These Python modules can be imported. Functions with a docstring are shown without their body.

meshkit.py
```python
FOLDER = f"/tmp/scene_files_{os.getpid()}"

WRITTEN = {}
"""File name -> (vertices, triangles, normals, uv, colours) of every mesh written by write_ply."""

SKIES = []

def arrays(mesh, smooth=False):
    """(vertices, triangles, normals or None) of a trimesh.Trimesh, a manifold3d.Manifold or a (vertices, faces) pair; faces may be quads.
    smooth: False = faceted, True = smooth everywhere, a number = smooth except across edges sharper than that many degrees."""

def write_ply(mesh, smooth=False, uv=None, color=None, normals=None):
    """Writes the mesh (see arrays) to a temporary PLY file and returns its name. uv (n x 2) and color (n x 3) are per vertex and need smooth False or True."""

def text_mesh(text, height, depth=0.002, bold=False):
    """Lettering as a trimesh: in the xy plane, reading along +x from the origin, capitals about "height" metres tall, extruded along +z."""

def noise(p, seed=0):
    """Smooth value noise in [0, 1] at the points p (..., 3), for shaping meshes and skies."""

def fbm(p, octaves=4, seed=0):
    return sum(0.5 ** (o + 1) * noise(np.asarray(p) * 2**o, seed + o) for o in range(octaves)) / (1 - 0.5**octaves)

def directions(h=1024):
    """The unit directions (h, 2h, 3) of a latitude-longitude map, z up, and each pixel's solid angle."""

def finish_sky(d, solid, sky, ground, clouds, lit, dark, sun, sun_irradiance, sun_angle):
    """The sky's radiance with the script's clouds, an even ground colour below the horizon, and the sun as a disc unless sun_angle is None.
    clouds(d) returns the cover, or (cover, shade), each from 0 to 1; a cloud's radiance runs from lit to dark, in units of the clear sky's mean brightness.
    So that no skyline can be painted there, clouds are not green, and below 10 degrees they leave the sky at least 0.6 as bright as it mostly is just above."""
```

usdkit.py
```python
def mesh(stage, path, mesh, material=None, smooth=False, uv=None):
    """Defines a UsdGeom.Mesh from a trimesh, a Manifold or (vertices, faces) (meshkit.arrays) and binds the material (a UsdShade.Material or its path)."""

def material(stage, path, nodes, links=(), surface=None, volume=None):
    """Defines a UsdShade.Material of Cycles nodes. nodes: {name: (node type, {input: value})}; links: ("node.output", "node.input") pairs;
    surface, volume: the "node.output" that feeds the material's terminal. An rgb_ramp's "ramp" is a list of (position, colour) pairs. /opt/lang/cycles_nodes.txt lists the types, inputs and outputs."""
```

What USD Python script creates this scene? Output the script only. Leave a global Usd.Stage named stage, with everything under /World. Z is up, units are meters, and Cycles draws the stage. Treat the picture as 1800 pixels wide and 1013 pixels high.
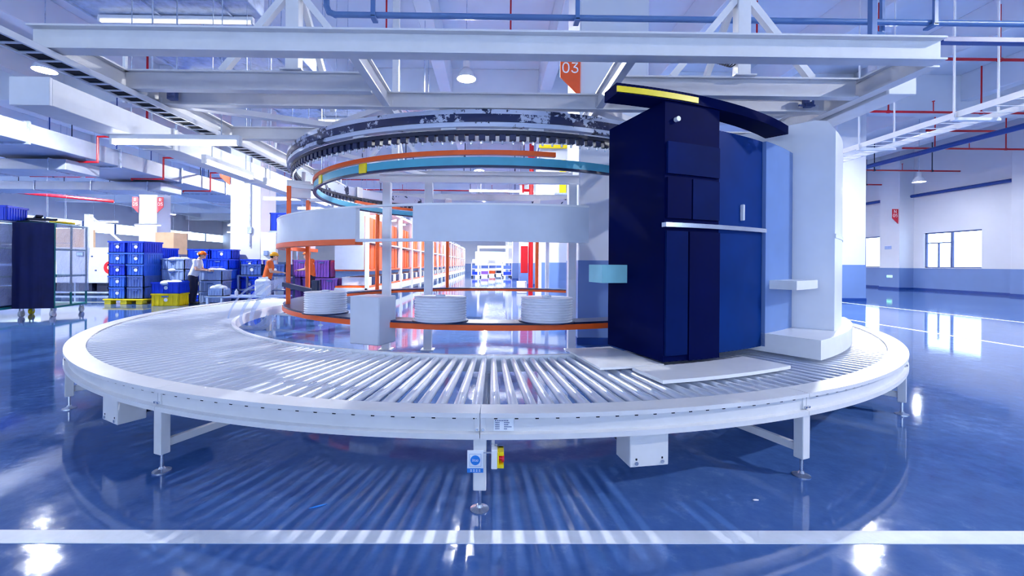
import math, random
import numpy as np
import trimesh
import manifold3d as m3
from pxr import Usd, UsdGeom, UsdLux, UsdShade, Gf, Sdf
import usdkit, meshkit
from shapely.geometry import Polygon

random.seed(7)
stage = Usd.Stage.CreateInMemory()
UsdGeom.SetStageUpAxis(stage, UsdGeom.Tokens.z)
UsdGeom.SetStageMetersPerUnit(stage, 1.0)
stage.DefinePrim('/World', 'Xform')
stage.SetDefaultPrim(stage.GetPrimAtPath('/World'))
stage.DefinePrim('/World/Looks', 'Scope')

# ------------------------------------------------------------------ camera
CAM_H = 1.33
cam = UsdGeom.Camera.Define(stage, '/World/camera')
yaw, roll, fpx = 0.0107, 0.0078, 759.2
fw = np.array([math.sin(yaw), math.cos(yaw), 0.0]); rt0 = np.array([math.cos(yaw), -math.sin(yaw), 0.0]); up0 = np.array([0, 0, 1.0])
rt = rt0 * math.cos(roll) + up0 * math.sin(roll)
up = up0 * math.cos(roll) - rt0 * math.sin(roll)
M = Gf.Matrix4d(*rt, 0, *up, 0, *(-fw), 0, 0, 0, CAM_H, 1)
cam.AddTransformOp().Set(M)
HA = 36.0
cam.CreateHorizontalApertureAttr(HA); cam.CreateVerticalApertureAttr(HA * 1013 / 1800)
cam.CreateFocalLengthAttr(HA * fpx / 1800)
cam.CreateVerticalApertureOffsetAttr(-(506.5 - 464.07) * HA / 1800)
cam.CreateHorizontalApertureOffsetAttr((900 - 874.37) * HA / 1800)
cam.CreateClippingRangeAttr(Gf.Vec2f(0.05, 500))
cam.CreateExposureAttr(0.12)

# ------------------------------------------------------------------ light
dome = UsdLux.DomeLight.Define(stage, '/World/sky')
dome.CreateColorAttr(Gf.Vec3f(0.60, 0.76, 1.0)); dome.CreateIntensityAttr(1.4)
LAMP_POWER = 8000.0
TUBE_POWER = 10.0
LAMP_COL = (0.94, 0.97, 1.0)

# ------------------------------------------------------------------ materials
def srgb(r, g, b):
    return tuple(((c / 255) / 12.92 if c <= 10 else (((c / 255) + 0.055) / 1.055) ** 2.4) for c in (r, g, b))

MATS = {}
def pm(name, rgb, rough=0.45, metal=0.0, var=0.06, scale=6.0, bump=0.0, bscale=60.0, rvar=0.0, **kw):
    """principled paint or metal with soft noise variation of its colour"""
    c = np.array(srgb(*rgb))
    n = {'tc': ('texture_coordinate', {}),
         'nz': ('noise_texture', {'scale': scale, 'detail': 4.0, 'roughness': 0.6}),
         'rp': ('rgb_ramp', {'ramp': [(0.3, tuple(np.clip(c * (1 - var), 0, 1))), (0.7, tuple(np.clip(c * (1 + var), 0, 1)))]}),
         'p': ('principled_bsdf', {'roughness': rough, 'metallic': metal, **kw})}
    l = [('tc.object', 'nz.vector'), ('nz.fac', 'rp.fac'), ('rp.color', 'p.base_color')]
    if bump:
        n['bn'] = ('noise_texture', {'scale': bscale, 'detail': 3.0})
        n['bp'] = ('bump', {'strength': bump, 'distance': 0.01})
        l += [('tc.object', 'bn.vector'), ('bn.fac', 'bp.height'), ('bp.normal', 'p.normal')]
    if rvar:
        n['mr'] = ('map_range', {'from_min': 0.3, 'from_max': 0.7, 'to_min': max(rough - rvar, 0.02), 'to_max': rough + rvar})
        l += [('nz.fac', 'mr.value'), ('mr.result', 'p.roughness')]
    MATS[name] = usdkit.material(stage, '/World/Looks/' + name, n, l, surface='p.BSDF')
    return MATS[name]

def em(name, rgb, strength):
    MATS[name] = usdkit.material(stage, '/World/Looks/' + name, {'e': ('emission', {'color': rgb, 'strength': strength})}, [], surface='e.emission')

pm('white_paint', (226, 224, 226), 0.38, var=0.04)
pm('white_gloss', (236, 235, 238), 0.25, var=0.03)
pm('wall_paint', (212, 214, 224), 0.6, var=0.04, scale=0.6)
pm('ceiling_paint', (230, 231, 236), 0.8, var=0.05, scale=0.5)
pm('wainscot_paint', (104, 132, 186), 0.45, var=0.05, scale=0.8)
pm('skirting_paint', (20, 62, 140), 0.4)
pm('roller_steel', (226, 230, 240), 0.28, 0.4, var=0.02, scale=3)
pm('zinc', (186, 196, 216), 0.35, 0.6, var=0.16, scale=5, rvar=0.08)
pm('bright_steel', (220, 224, 232), 0.18, 0.95)
pm('black_rubber', (16, 18, 30), 0.6)
pm('dark_hole', (4, 7, 26), 0.8)
pm('cable_black', (10, 20, 54), 0.5)
pm('pipe_red', (196, 14, 34), 0.35)
pm('hydrant_red', (214, 18, 30), 0.35)
pm('pipe_blue', (84, 118, 172), 0.35)
pm('deep_blue_paint', (18, 60, 140), 0.4)
pm('orange_paint', (250, 96, 20), 0.38)
pm('orange_sign', (240, 92, 40), 0.5)
pm('red_sign', (206, 34, 56), 0.5)
pm('sign_white', (246, 246, 250), 0.5)
pm('yellow_paint', (246, 216, 6), 0.4)
pm('teal_paint', (74, 168, 196), 0.4)
pm('turquoise_panel', (150, 214, 224), 0.4)
pm('navy_band', (14, 28, 74), 0.32, var=0.5, scale=3.0)
pm('tower_black', (0, 9, 62), 0.6, var=0.3, scale=1.2, specular_ior_level=0.04)
pm('tower_deep', (0, 22, 78), 0.6, var=0.25, scale=1.4, specular_ior_level=0.05)
pm('tower_navy', (0, 44, 112), 0.45, var=0.2, scale=1.4, specular_ior_level=0.08)
pm('tower_slate', (104, 134, 190), 0.35, var=0.1, scale=1.4)
pm('tower_pale', (238, 238, 244), 0.3, var=0.05, scale=1.4)
pm('panel_grey', (212, 215, 228), 0.3, var=0.05, scale=3)
pm('film_white', (226, 228, 240), 0.35, var=0.04)
pm('crate_blue', (16, 62, 214), 0.35, var=0.12, scale=2)
pm('crate_light_blue', (52, 108, 222), 0.35, var=0.12, scale=2)
pm('crate_slate', (84, 112, 186), 0.4, var=0.1, scale=2)
pm('crate_grey', (150, 172, 218), 0.4, var=0.1, scale=2)
pm('crate_purple', (150, 96, 206), 0.4, var=0.1, scale=2)
pm('cardboard', (206, 172, 138), 0.8, var=0.08, scale=3)
pm('paper_white', (238, 240, 246), 0.7)
pm('trolley_green', (16, 128, 128), 0.35)
pm('curtain_navy', (6, 18, 78), 0.75, var=0.25, scale=2.5, bump=0.3, bscale=4)
pm('machine_white', (214, 216, 224), 0.4, var=0.04)
pm('duct_grey', (158, 166, 186), 0.45, var=0.08, scale=1.5)
pm('screen_dark', (24, 40, 80), 0.2)
pm('skin', (226, 172, 146), 0.5)
pm('hair_dark', (28, 22, 26), 0.7)
pm('shirt_white', (226, 228, 238), 0.8, var=0.06, bump=0.2, bscale=12)
pm('shirt_orange', (236, 104, 40), 0.8, bump=0.2, bscale=12)
pm('trousers_navy', (16, 22, 56), 0.85)
pm('helmet_orange', (255, 110, 6), 0.3)
pm('helmet_yellow', (255, 176, 10), 0.3)
pm('shoe_dark', (24, 26, 36), 0.6)
pm('sign_blue', (38, 132, 222), 0.45)
pm('button_red', (230, 20, 50), 0.3)
pm('line_white', (226, 230, 240), 0.5, var=0.1, scale=4, bump=0.1)
pm('frame_dark', (70, 88, 140), 0.4)
em('lamp_glow', LAMP_COL, LAMP_POWER)
em('lamp_glow_dim', LAMP_COL, LAMP_POWER * 0.1)
em('tube_glow', (0.93, 0.96, 1.0), TUBE_POWER)
usdkit.material(stage, '/World/Looks/strip_scuffed', {'tc': ('texture_coordinate', {}), 'n': ('noise_texture', {'scale': 4.5, 'detail': 7.0, 'roughness': 0.75}),
    'rp': ('rgb_ramp', {'ramp': [(0.0, srgb(10, 22, 66)), (0.57, srgb(16, 32, 82)), (0.6, srgb(190, 198, 220)), (1.0, srgb(206, 212, 230))]}), 'p': ('principled_bsdf', {'roughness': 0.3})},
    [('tc.object', 'n.vector'), ('n.fac', 'rp.fac'), ('rp.color', 'p.base_color')], surface='p.BSDF')
em('tube_faint', (0.93, 0.96, 1.0), 1.3)
em('exit_glow', (0.3, 1.0, 0.6), 2.0)
em('screen_glow', (0.5, 0.7, 1.0), 1.5)

# polished epoxy floor: worn film of blue, fine scuffs, gloss that wanders
usdkit.material(stage, '/World/Looks/floor_epoxy', {
    'tc': ('texture_coordinate', {}),
    'n1': ('noise_texture', {'scale': 0.45, 'detail': 5.0, 'roughness': 0.6}),
    'n2': ('noise_texture', {'scale': 7.0, 'detail': 5.0, 'roughness': 0.7}),
    'n3': ('noise_texture', {'scale': 42.0, 'detail': 3.0}),
    'mx': ('mix_float', {'fac': 0.45}),
    'rp': ('rgb_ramp', {'ramp': [(0.3, srgb(46, 82, 142)), (0.55, srgb(74, 108, 168)), (0.75, srgb(124, 150, 200))]}),
    'mr': ('map_range', {'from_min': 0.3, 'from_max': 0.75, 'to_min': 0.02, 'to_max': 0.09}),
    'bp': ('bump', {'strength': 0.04, 'distance': 0.01}),
    'p': ('principled_bsdf', {'specular_ior_level': 0.6, 'ior': 1.5}),
}, [('tc.object', 'n1.vector'), ('tc.object', 'n2.vector'), ('tc.object', 'n3.vector'), ('n1.fac', 'mx.a'), ('n2.fac', 'mx.b'),
    ('mx.result', 'rp.fac'), ('rp.color', 'p.base_color'), ('n2.fac', 'mr.value'), ('mr.result', 'p.roughness'),
    ('n2.fac', 'bp.height'), ('bp.normal', 'p.normal')], surface='p.BSDF')
# panes and cling film
usdkit.material(stage, '/World/Looks/pane_glass', {
    't': ('transparent_bsdf', {'color': (0.96, 0.98, 1.0)}), 'g': ('glossy_bsdf', {'roughness': 0.02, 'color': (1, 1, 1)}),
    'm': ('mix_closure', {'fac': 0.05})},
    [('t.BSDF', 'm.closure1'), ('g.BSDF', 'm.closure2')], surface='m.closure')
usdkit.material(stage, '/World/Looks/cling_film', {
    'tc': ('texture_coordinate', {}), 'n': ('noise_texture', {'scale': 5.0, 'detail': 4.0, 'distortion': 1.5}),
    'b': ('bump', {'strength': 0.9, 'distance': 0.05}),
    't': ('transparent_bsdf', {'color': (0.86, 0.9, 1.0)}), 'g': ('principled_bsdf', {'roughness': 0.12, 'base_color': (0.7, 0.75, 0.85)}),
    'm': ('mix_closure', {'fac': 0.26})},
    [('tc.object', 'n.vector'), ('n.fac', 'b.height'), ('b.normal', 'g.normal'), ('t.BSDF', 'm.closure1'), ('g.BSDF', 'm.closure2')], surface='m.closure')
# rail band whose dark running strip is scuffed through to the paint
usdkit.material(stage, '/World/Looks/rail_scuffed', {
    'tc': ('texture_coordinate', {}), 'n': ('noise_texture', {'scale': 3.2, 'detail': 6.0, 'roughness': 0.7}),
    'rp': ('rgb_ramp', {'ramp': [(0.0, srgb(196, 204, 228)), (0.57, srgb(196, 204, 228)), (0.60, srgb(20, 30, 70)), (1.0, srgb(10, 20, 60))]}),
    'p': ('principled_bsdf', {'roughness': 0.3})},
    [('tc.object', 'n.vector'), ('n.fac', 'rp.fac'), ('rp.color', 'p.base_color')], surface='p.BSDF')

# ------------------------------------------------------------------ helpers
USED = {}
def numbered(parent, name):
    k = (parent, name); n = USED.get(k, 0); USED[k] = n + 1
    return name if n == 0 else f'{name}_{n:03d}'
def tagp(p, label=None, cat=None, group=None, kind=None):
    for k, v in (('label', label), ('category', cat), ('group', group), ('kind', kind)):
        if v: p.SetCustomDataByKey(k, v)
def thing(name, label, cat, loc=(0, 0, 0), rz=0.0, group=None, kind=None):
    x = UsdGeom.Xform.Define(stage, '/World/' + numbered('/World', name))
    x.AddTranslateOp().Set(Gf.Vec3d(*map(float, loc))); x.AddRotateZOp().Set(float(rz))
    tagp(x.GetPrim(), label, cat, group, kind)
    return x.GetPrim()
def struct(name):
    x = UsdGeom.Xform.Define(stage, '/World/' + numbered('/World', name)); tagp(x.GetPrim(), kind='structure'); return x.GetPrim()
SPLIT = {'hanger', 'strap', 'end_cap', 'flange', 'keyhole', 'screw', 'bolt', 'joint_plate', 'cross_brace', 'hanger_plate', 'fork', 'rail', 'drop', 'plinth_foot', 'packet', 'knob', 'stand'}
def part(parent, name, mesh, mat, label=None, smooth=35, kind=None):
    if isinstance(mesh, (list, tuple)) and name in SPLIT and kind is None:
        for q in mesh: last = part(parent, name, q, mat, label, smooth)
        return last
    base = str(parent.GetPath()) if parent is not None else '/World'
    if isinstance(mesh, (list, tuple)) and len(mesh) and isinstance(mesh[0], trimesh.Trimesh):
        mesh = trimesh.util.concatenate(mesh)
    m = usdkit.mesh(stage, base + '/' + numbered(base, name), mesh, '/World/Looks/' + mat, smooth=smooth)
    tagp(m.GetPrim(), label=label, kind=kind)
    return m.GetPrim()
def single(name, mesh, mat, label, cat, group=None, smooth=35, kind=None):
    p = part(None, name, mesh, mat, label, smooth, kind); tagp(p, label, cat, group); return p
def dup(src, loc, rz=0.0, label=None, group=None):
    was = src.GetCustomData()
    base = src.GetName()
    if base[-4:-3] == '_' and base[-3:].isdigit(): base = base[:-4]
    r = thing(base, label or was['label'], was['category'], loc, rz, group or was.get('group'))
    r.GetReferences().AddInternalReference(src.GetPath()); r.SetInstanceable(True)
    return r

def bx(x0, x1, y0, y1, z0, z1):
    return trimesh.creation.box(bounds=[[min(x0, x1), min(y0, y1), min(z0, z1)], [max(x0, x1), max(y0, y1), max(z0, z1)]])
def cb(x0, x1, y0, y1, z0, z1, c=0.005):
    """box with chamfered edges"""
    P = []
    for ix in (0, 1):
        for iy in (0, 1):
            for iz in (0, 1):
                p = np.array([(x0, x1)[ix], (y0, y1)[iy], (z0, z1)[iz]]); s = np.array([1 - 2 * ix, 1 - 2 * iy, 1 - 2 * iz]) * c
                for k in range(3):
                    q = p + s; q[k] = p[k]; P.append(q)
    return trimesh.convex.convex_hull(np.array(P))
def cyl(p0, p1, r, n=12, r1=None):
    p0, p1 = np.array(p0, float), np.array(p1, float); d = p1 - p0; L = np.linalg.norm(d); d /= L
    a = np.cross(d, [0, 0, 1.0]);
    if np.linalg.norm(a) < 1e-6: a = np.array([1.0, 0, 0])
    a /= np.linalg.norm(a); b = np.cross(d, a)
    t = np.arange(n) * 2 * np.pi / n; ring = np.cos(t)[:, None] * a + np.sin(t)[:, None] * b
    v = np.vstack([p0 + ring * r, p1 + ring * (r if r1 is None else r1), p0, p1]); f = []
    for i in range(n):
        j = (i + 1) % n
        f += [[i, j, n + j], [i, n + j, n + i], [j, i, 2 * n], [n + i, n + j, 2 * n + 1]]
    m = trimesh.Trimesh(v, f, process=False)
    if m.volume < 0: m.invert()
    return m
def bar(p0, p1, w, h, upv=(0, 0, 1)):
    p0, p1 = np.array(p0, float), np.array(p1, float); d = p1 - p0; d /= np.linalg.norm(d)
    s = np.cross(d, upv); s /= np.linalg.norm(s); u = np.cross(s, d)
    P = [p + s * a * w / 2 + u * b * h / 2 for p in (p0, p1) for a in (-1, 1) for b in (-1, 1)]
    return trimesh.convex.convex_hull(np.array(P))
def pipe(pts, r, n=10):
    out = []
    for a, b in zip(pts[:-1], pts[1:]): out.append(cyl(a, b, r, n))
    for q in pts[1:-1]:
        s = trimesh.creation.icosphere(subdivisions=1, radius=r * 1.12); s.apply_translation(q); out.append(s)
    return trimesh.util.concatenate(out)
def lathe(profile, n=24, loc=(0, 0, 0)):
    m = trimesh.creation.revolve(np.array(profile, float), sections=n); m.apply_translation(loc); return m
CX, CY = -0.015, 7.637                                    # centre of the ring conveyor
def pol(r, a, z=0.0, c=(CX, CY)):
    a = math.radians(a); return np.array([c[0] + r * math.sin(a), c[1] - r * math.cos(a), z])
def arc(profile, a0, a1, n=12, c=(CX, CY)):
    """a closed (r, z) profile swept round the ring's centre from a0 to a1 degrees, 0 facing the camera"""
    prof = np.array(profile, float); k = len(prof); full = abs(a1 - a0) >= 359.99
    ang = np.linspace(a0, a1, n + 1)[:-1] if full else np.linspace(a0, a1, n + 1)
    v = np.array([pol(r, a, z, c) for a in ang for r, z in prof]); f = []
    N = len(ang)
    for i in range(N if full else N - 1):
        for j in range(k):
            a, b = i * k + j, i * k + (j + 1) % k; c2, d = ((i + 1) % N) * k + j, ((i + 1) % N) * k + (j + 1) % k
            f += [[a, b, d], [a, d, c2]]
    if not full:
        tv, tf = trimesh.creation.triangulate_polygon(Polygon(prof), engine='earcut')
        idx = [int(np.argmin(((prof - q) ** 2).sum(1))) for q in tv]
        for t in tf:
            t = [idx[x] for x in t]; f.append(t); f.append([t[0] + (N - 1) * k, t[2] + (N - 1) * k, t[1] + (N - 1) * k])
    m = trimesh.Trimesh(v, f, process=False); trimesh.repair.fix_normals(m)
    if m.volume < 0: m.invert()
    return m
def rect(r0, r1, z0, z1): return [(r0, z0), (r1, z0), (r1, z1), (r0, z1)]
def polbox(r0, r1, w, z0, z1, a, chamfer=0.004):
    m = cb(-w / 2, w / 2, -r1, -r0, z0, z1, chamfer)
    m.apply_transform(trimesh.transformations.rotation_matrix(math.radians(a), [0, 0, 1])); m.apply_translation([CX, CY, 0]); return m
def text(s, h, mat4, depth=0.004, bold=False):
    m = meshkit.text_mesh(s, h, depth, bold); m.apply_translation([-(m.bounds[0][0] + m.bounds[1][0]) / 2, 0, 0]); m.apply_transform(mat4); return m
FACE = np.array([[1, 0, 0, 0], [0, 0, -1, 0], [0, 1, 0, 0], [0, 0, 0, 1.0]])     # xy lettering turned to face the camera side (-y)
def at(x, y, z, R=FACE):
    m = R.copy(); m[:3, 3] = (x, y, z); return m

# ------------------------------------------------------------------ room shell
X0, X1, Y0, Y1, ZC = -46.0, 24.8, -9.0, 74.0, 9.0
fl = struct('floor')
part(fl, 'slab', bx(X0, X1 + 0.3, Y0, Y1, -0.2, 0.0), 'floor_epoxy')
def line(x0, y0, x1, y1, w):
    d = np.array([x1 - x0, y1 - y0]); d /= np.linalg.norm(d); nrm = np.array([-d[1], d[0]]) * w / 2
    v = [[x0 + nrm[0], y0 + nrm[1]], [x1 + nrm[0], y1 + nrm[1]], [x1 - nrm[0], y1 - nrm[1]], [x0 - nrm[0], y0 - nrm[1]]]
    return trimesh.creation.extrude_polygon(Polygon(v), 0.003, engine='earcut')
for q in ((-9, 2.1, 12, 2.1, 0.1), (8.92, -3, 8.92, 22, 0.1), (12.95, -3, 12.95, 34, 0.1), (-30, 14.3, -8, 13.9, 0.1)):
    part(fl, 'painted_line', line(*q), 'line_white')

ce = struct('ceiling')
part(ce, 'slab', bx(X0, X1 + 0.3, Y0, Y1, ZC, ZC + 0.2), 'ceiling_paint')
for y in (-2.1, 7.57, 17.35, 26.95, 36.6, 46.2, 55.8, 65.4):
    part(ce, 'main_beam', cb(X0, X1, y - 0.35, y + 0.35, 7.55, ZC, 0.02), 'ceiling_paint')
for x in (-44.0, -36.3, -32.5, -28.6, -24.8, -20.9, -17.0, -13.3, -9.75, -5.75, -1.87, 1.97, 6.0, 10.2, 14.5, 18.8, 23.0):
    part(ce, 'secondary_beam', cb(x - 0.22, x + 0.22, Y0, Y1, 7.95, ZC, 0.02), 'ceiling_paint')

# right wall with two windows in view
WIN = [(21.65, 24.6), (27.2, 30.1), (14.6, 17.5), (36.0, 39.0), (8.5, 11.5), (44.0, 47.0)]
ZS, ZH = 1.29, 3.29
wr = struct('wall_right')
ys = sorted(WIN); pcs = [bx(X1, X1 + 0.3, Y0, Y1, 0, ZS), bx(X1, X1 + 0.3, Y0, Y1, ZH, ZC)]
prev = Y0
for a, b in ys: pcs.append(bx(X1, X1 + 0.3, prev, a, ZS, ZH)); prev = b
pcs.append(bx(X1, X1 + 0.3, prev, Y1, ZS, ZH))
part(wr, 'plaster', pcs, 'wall_paint')
part(wr, 'wainscot', bx(X1 - 0.012, X1 + 0.01, Y0, Y1, 0, 1.27), 'wainscot_paint')
for i, (y, w, d) in enumerate(((25.2, 1.3, 0.85), (18.9, 1.1, 0.5), (12.5, 1.0, 0.5))):
    part(wr, 'pilaster', cb(X1 - d, X1, y, y + w, 0, ZC, 0.01), 'wall_paint')
    part(wr, 'pilaster_wainscot', bx(X1 - d - 0.012, X1, y - 0.012, y + w + 0.012, 0, 1.27), 'wainscot_paint')
sk = struct('baseboard_right'); part(sk, 'skirting', [bx(X1 - 0.03, X1, Y0, Y1, 0, 0.12)] + [bx(X1 - d - 0.03, X1, y - 0.03, y + w + 0.03, 0, 0.12) for y, w, d in ((25.2, 1.3, 0.85), (18.9, 1.1, 0.5), (12.5, 1.0, 0.5))], 'skirting_paint')
for i, (a, b) in enumerate(WIN):
    w = struct(f'window_{i + 1}')
    xx = X1 + 0.14; mid = (a + b) / 2 + 0.05; t = 0.06
    fr = [bx(xx - 0.04, xx + 0.04, a, b, ZS, ZS + t), bx(xx - 0.04, xx + 0.04, a, b, ZH - t, ZH), bx(xx - 0.04, xx + 0.04, a, a + t, ZS, ZH),
          bx(xx - 0.04, xx + 0.04, b - t, b, ZS, ZH)]
    ZT = ZH - 0.62
    part(w, 'frame', fr, 'frame_dark')
    part(w, 'mullion', bx(xx - 0.045, xx + 0.045, mid - 0.05, mid + 0.05, ZS + t, ZH - t), 'frame_dark')
    part(w, 'transom', bx(xx - 0.04, xx + 0.04, mid, b, ZT, ZT + .05), 'frame_dark')
    part(w, 'transom', bx(xx - 0.03, xx + 0.03, a, mid, ZT + .02, ZT + .035), 'frame_dark')
    part(w, 'sash_bar', bx(xx - 0.035, xx + 0.035, (mid + b) / 2 - 0.03, (mid + b) / 2 + 0.03, ZS + t, ZT), 'frame_dark')
    for (p0, p1, z0, z1) in ((a + t, mid - .05, ZS + t, ZT), (mid + .05, b - t, ZS + t, ZT), (a + t, mid - .05, ZT + .05, ZH - t), (mid + .05, b - t, ZT + .05, ZH - t)):
        part(w, 'pane', bx(xx - 0.004, xx + 0.004, p0, p1, z0, z1), 'pane_glass')
    part(w, 'sill', cb(X1 - 0.06, X1 + 0.25, a - 0.05, b + 0.05, ZS - 0.02, ZS + .005, 0.005), 'white_gloss')
wf = struct('wall_front')
part(wf, 'plaster', [bx(X0, X1, Y0 - .3, Y0, 0, 1.29), bx(X0, X1, Y0 - .3, Y0, 4.9, ZC)] + [bx(X0 + 11.7 * k, X0 + 11.7 * k + 1.2, Y0 - .3, Y0, 1.29, 4.9) for k in range(7)], 'wall_paint')
part(wf, 'wainscot', bx(X0, X1, Y0, Y0 + .012, 0, 1.27), 'wainscot_paint')
wn = struct('window_8')
for k in range(6):
    for q in range(4):
        xa = X0 + 11.7 * k + 1.2 + 10.5 * q / 4; xb = xa + 10.5 / 4
        part(wn, 'mullion', bx(xa, xa + .08, Y0 - .2, Y0 - .1, 1.29, 4.9), 'frame_dark'); part(wn, 'pane', bx(xa + .08, xb, Y0 - .16, Y0 - .15, 1.29, 4.9), 'pane_glass')
# far and left walls
wb = struct('wall_back')
part(wb, 'plaster', [bx(X0, -3.0, Y1, Y1 + 0.3, 0, ZC), bx(6.0, X1, Y1, Y1 + 0.3, 0, ZC), bx(-3.0, 6.0, Y1, Y1 + 0.3, 3.4, ZC)], 'wall_paint')
part(wb, 'wainscot', [bx(X0, -3.0, Y1 - 0.01, Y1, 0, 1.33), bx(6.0, X1, Y1 - 0.01, Y1, 0, 1.33)], 'wainscot_paint')
wl = struct('wall_left')
part(wl, 'plaster', [bx(X0 - 0.3, X0, Y0, Y1, 0, 4.6), bx(X0 - 0.3, X0, Y0, Y1, 5.8, ZC)], 'wall_paint')
part(wl, 'wainscot', bx(X0 - 0.01, X0 + 0.01, Y0, Y1, 0, 1.33), 'wainscot_paint')
w = struct('window_7')
for k in range(20):
    y = Y0 + (Y1 - Y0) * k / 20
    part(w, 'mullion', bx(X0 - 0.2, X0 - 0.1, y - 0.08, y + 0.08, 4.6, 5.8), 'frame_dark')
    part(w, 'pane', bx(X0 - 0.16, X0 - 0.15, y + 0.08, y + (Y1 - Y0) / 20 - 0.08, 4.6, 5.8), 'pane_glass')

# ------------------------------------------------------------------ columns and their grid signs
def column(x, y, label, w=1.15, group=None):
    t = thing('concrete_column', label, 'column', (x, y, 0), group=group)
    part(t, 'shaft', cb(0, w, 0, w, 0, 8.6, 0.02), 'wall_paint')
    part(t, 'wainscot', [bx(-.006, w + .006, -.006, w + .006, 0, 1.4)], 'wainscot_paint')
    part(t, 'skirting', bx(-.02, w + .02, -.02, w + .02, 0, 0.12), 'skirting_paint')
    return t
column(1.42, 7.15, 'white square column rising inside the ring conveyor beside the orange P 03 sign')
column(13.17, 16.43, 'white column with blue wainscot between the pale machine housing and the windows')
column(-9.92, 16.4, 'wide white column behind the worker in the orange helmet, conduit down its face')
column(-21.15, 26.0, 'white column behind the blue crates carrying two red R 05 signs', w=1.1)
column(1.72, 16.4, 'white column just right of the red riser pipe in the far aisle')
for y in (26.4, 36.0, 45.6, 55.2):
    column(1.65, y, 'distant white column standing along the right side of the far aisle', w=1.1, group='columns along the far aisle')
def flag_sign(x, y, z, letter, digits, mat, label, w=0.33, h=0.84, flip=False):
    t = thing('grid_sign', label, 'sign', (x, y, z))
    p = Polygon([(0, h * 0.38), (w, 0), (w, h), (0, h)]) if not flip else Polygon([(0, 0), (w, h * .38), (w, h), (0, h)])
    m = trimesh.creation.extrude_polygon(p, 0.02, engine='earcut'); m.apply_transform(FACE); part(t, 'plate', m, mat)
    part(t, 'lettering', [text(letter, h * 0.2, at(w / 2, -0.021, h * 0.73)), text(digits, h * 0.2, at(w / 2, -0.021, h * 0.46))], 'sign_white')
flag_sign(1.09, 7.14, 4.1, 'P', '03', 'orange_sign', 'orange pointed sign reading P 03 on the column inside the ring', h=0.86)
flag_sign(X1 - 0.85 - 0.36, 25.3, 3.88, 'N', '05', 'red_sign', 'small red pointed sign reading N 05 left of the windows', w=0.36, h=0.88)
flag_sign(-10.3, 16.39, 4.2, 'Q', '04', 'orange_sign', 'orange pointed sign at top of the wide white column', w=0.38, h=0.88)
flag_sign(-21.53, 25.99, 4.2, 'R', '05', 'red_sign', 'red pointed sign reading R 05, left side of its column', w=0.38, h=0.95)
flag_sign(-20.05, 25.99, 4.2, 'R', '05', 'red_sign', 'red pointed sign reading R 05, right side of its column', w=0.38, h=0.95, flip=True)
flag_sign(1.26, 26.39, 4.2, 'P', '05', 'red_sign', 'small red pointed sign reading P 05 above the far aisle', w=0.38, h=0.88)
t = thing('conduit', 'thin grey conduit with switch box down the wide white column', 'conduit', (-9.15, 16.36, 0))
part(t, 'tube', cyl((0, 0, 1.9), (0, 0, 7.5), 0.02), 'zinc'); part(t, 'switch_box', cb(-.07, .07, -.05, .03, 2.4, 2.65), 'zinc')

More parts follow.
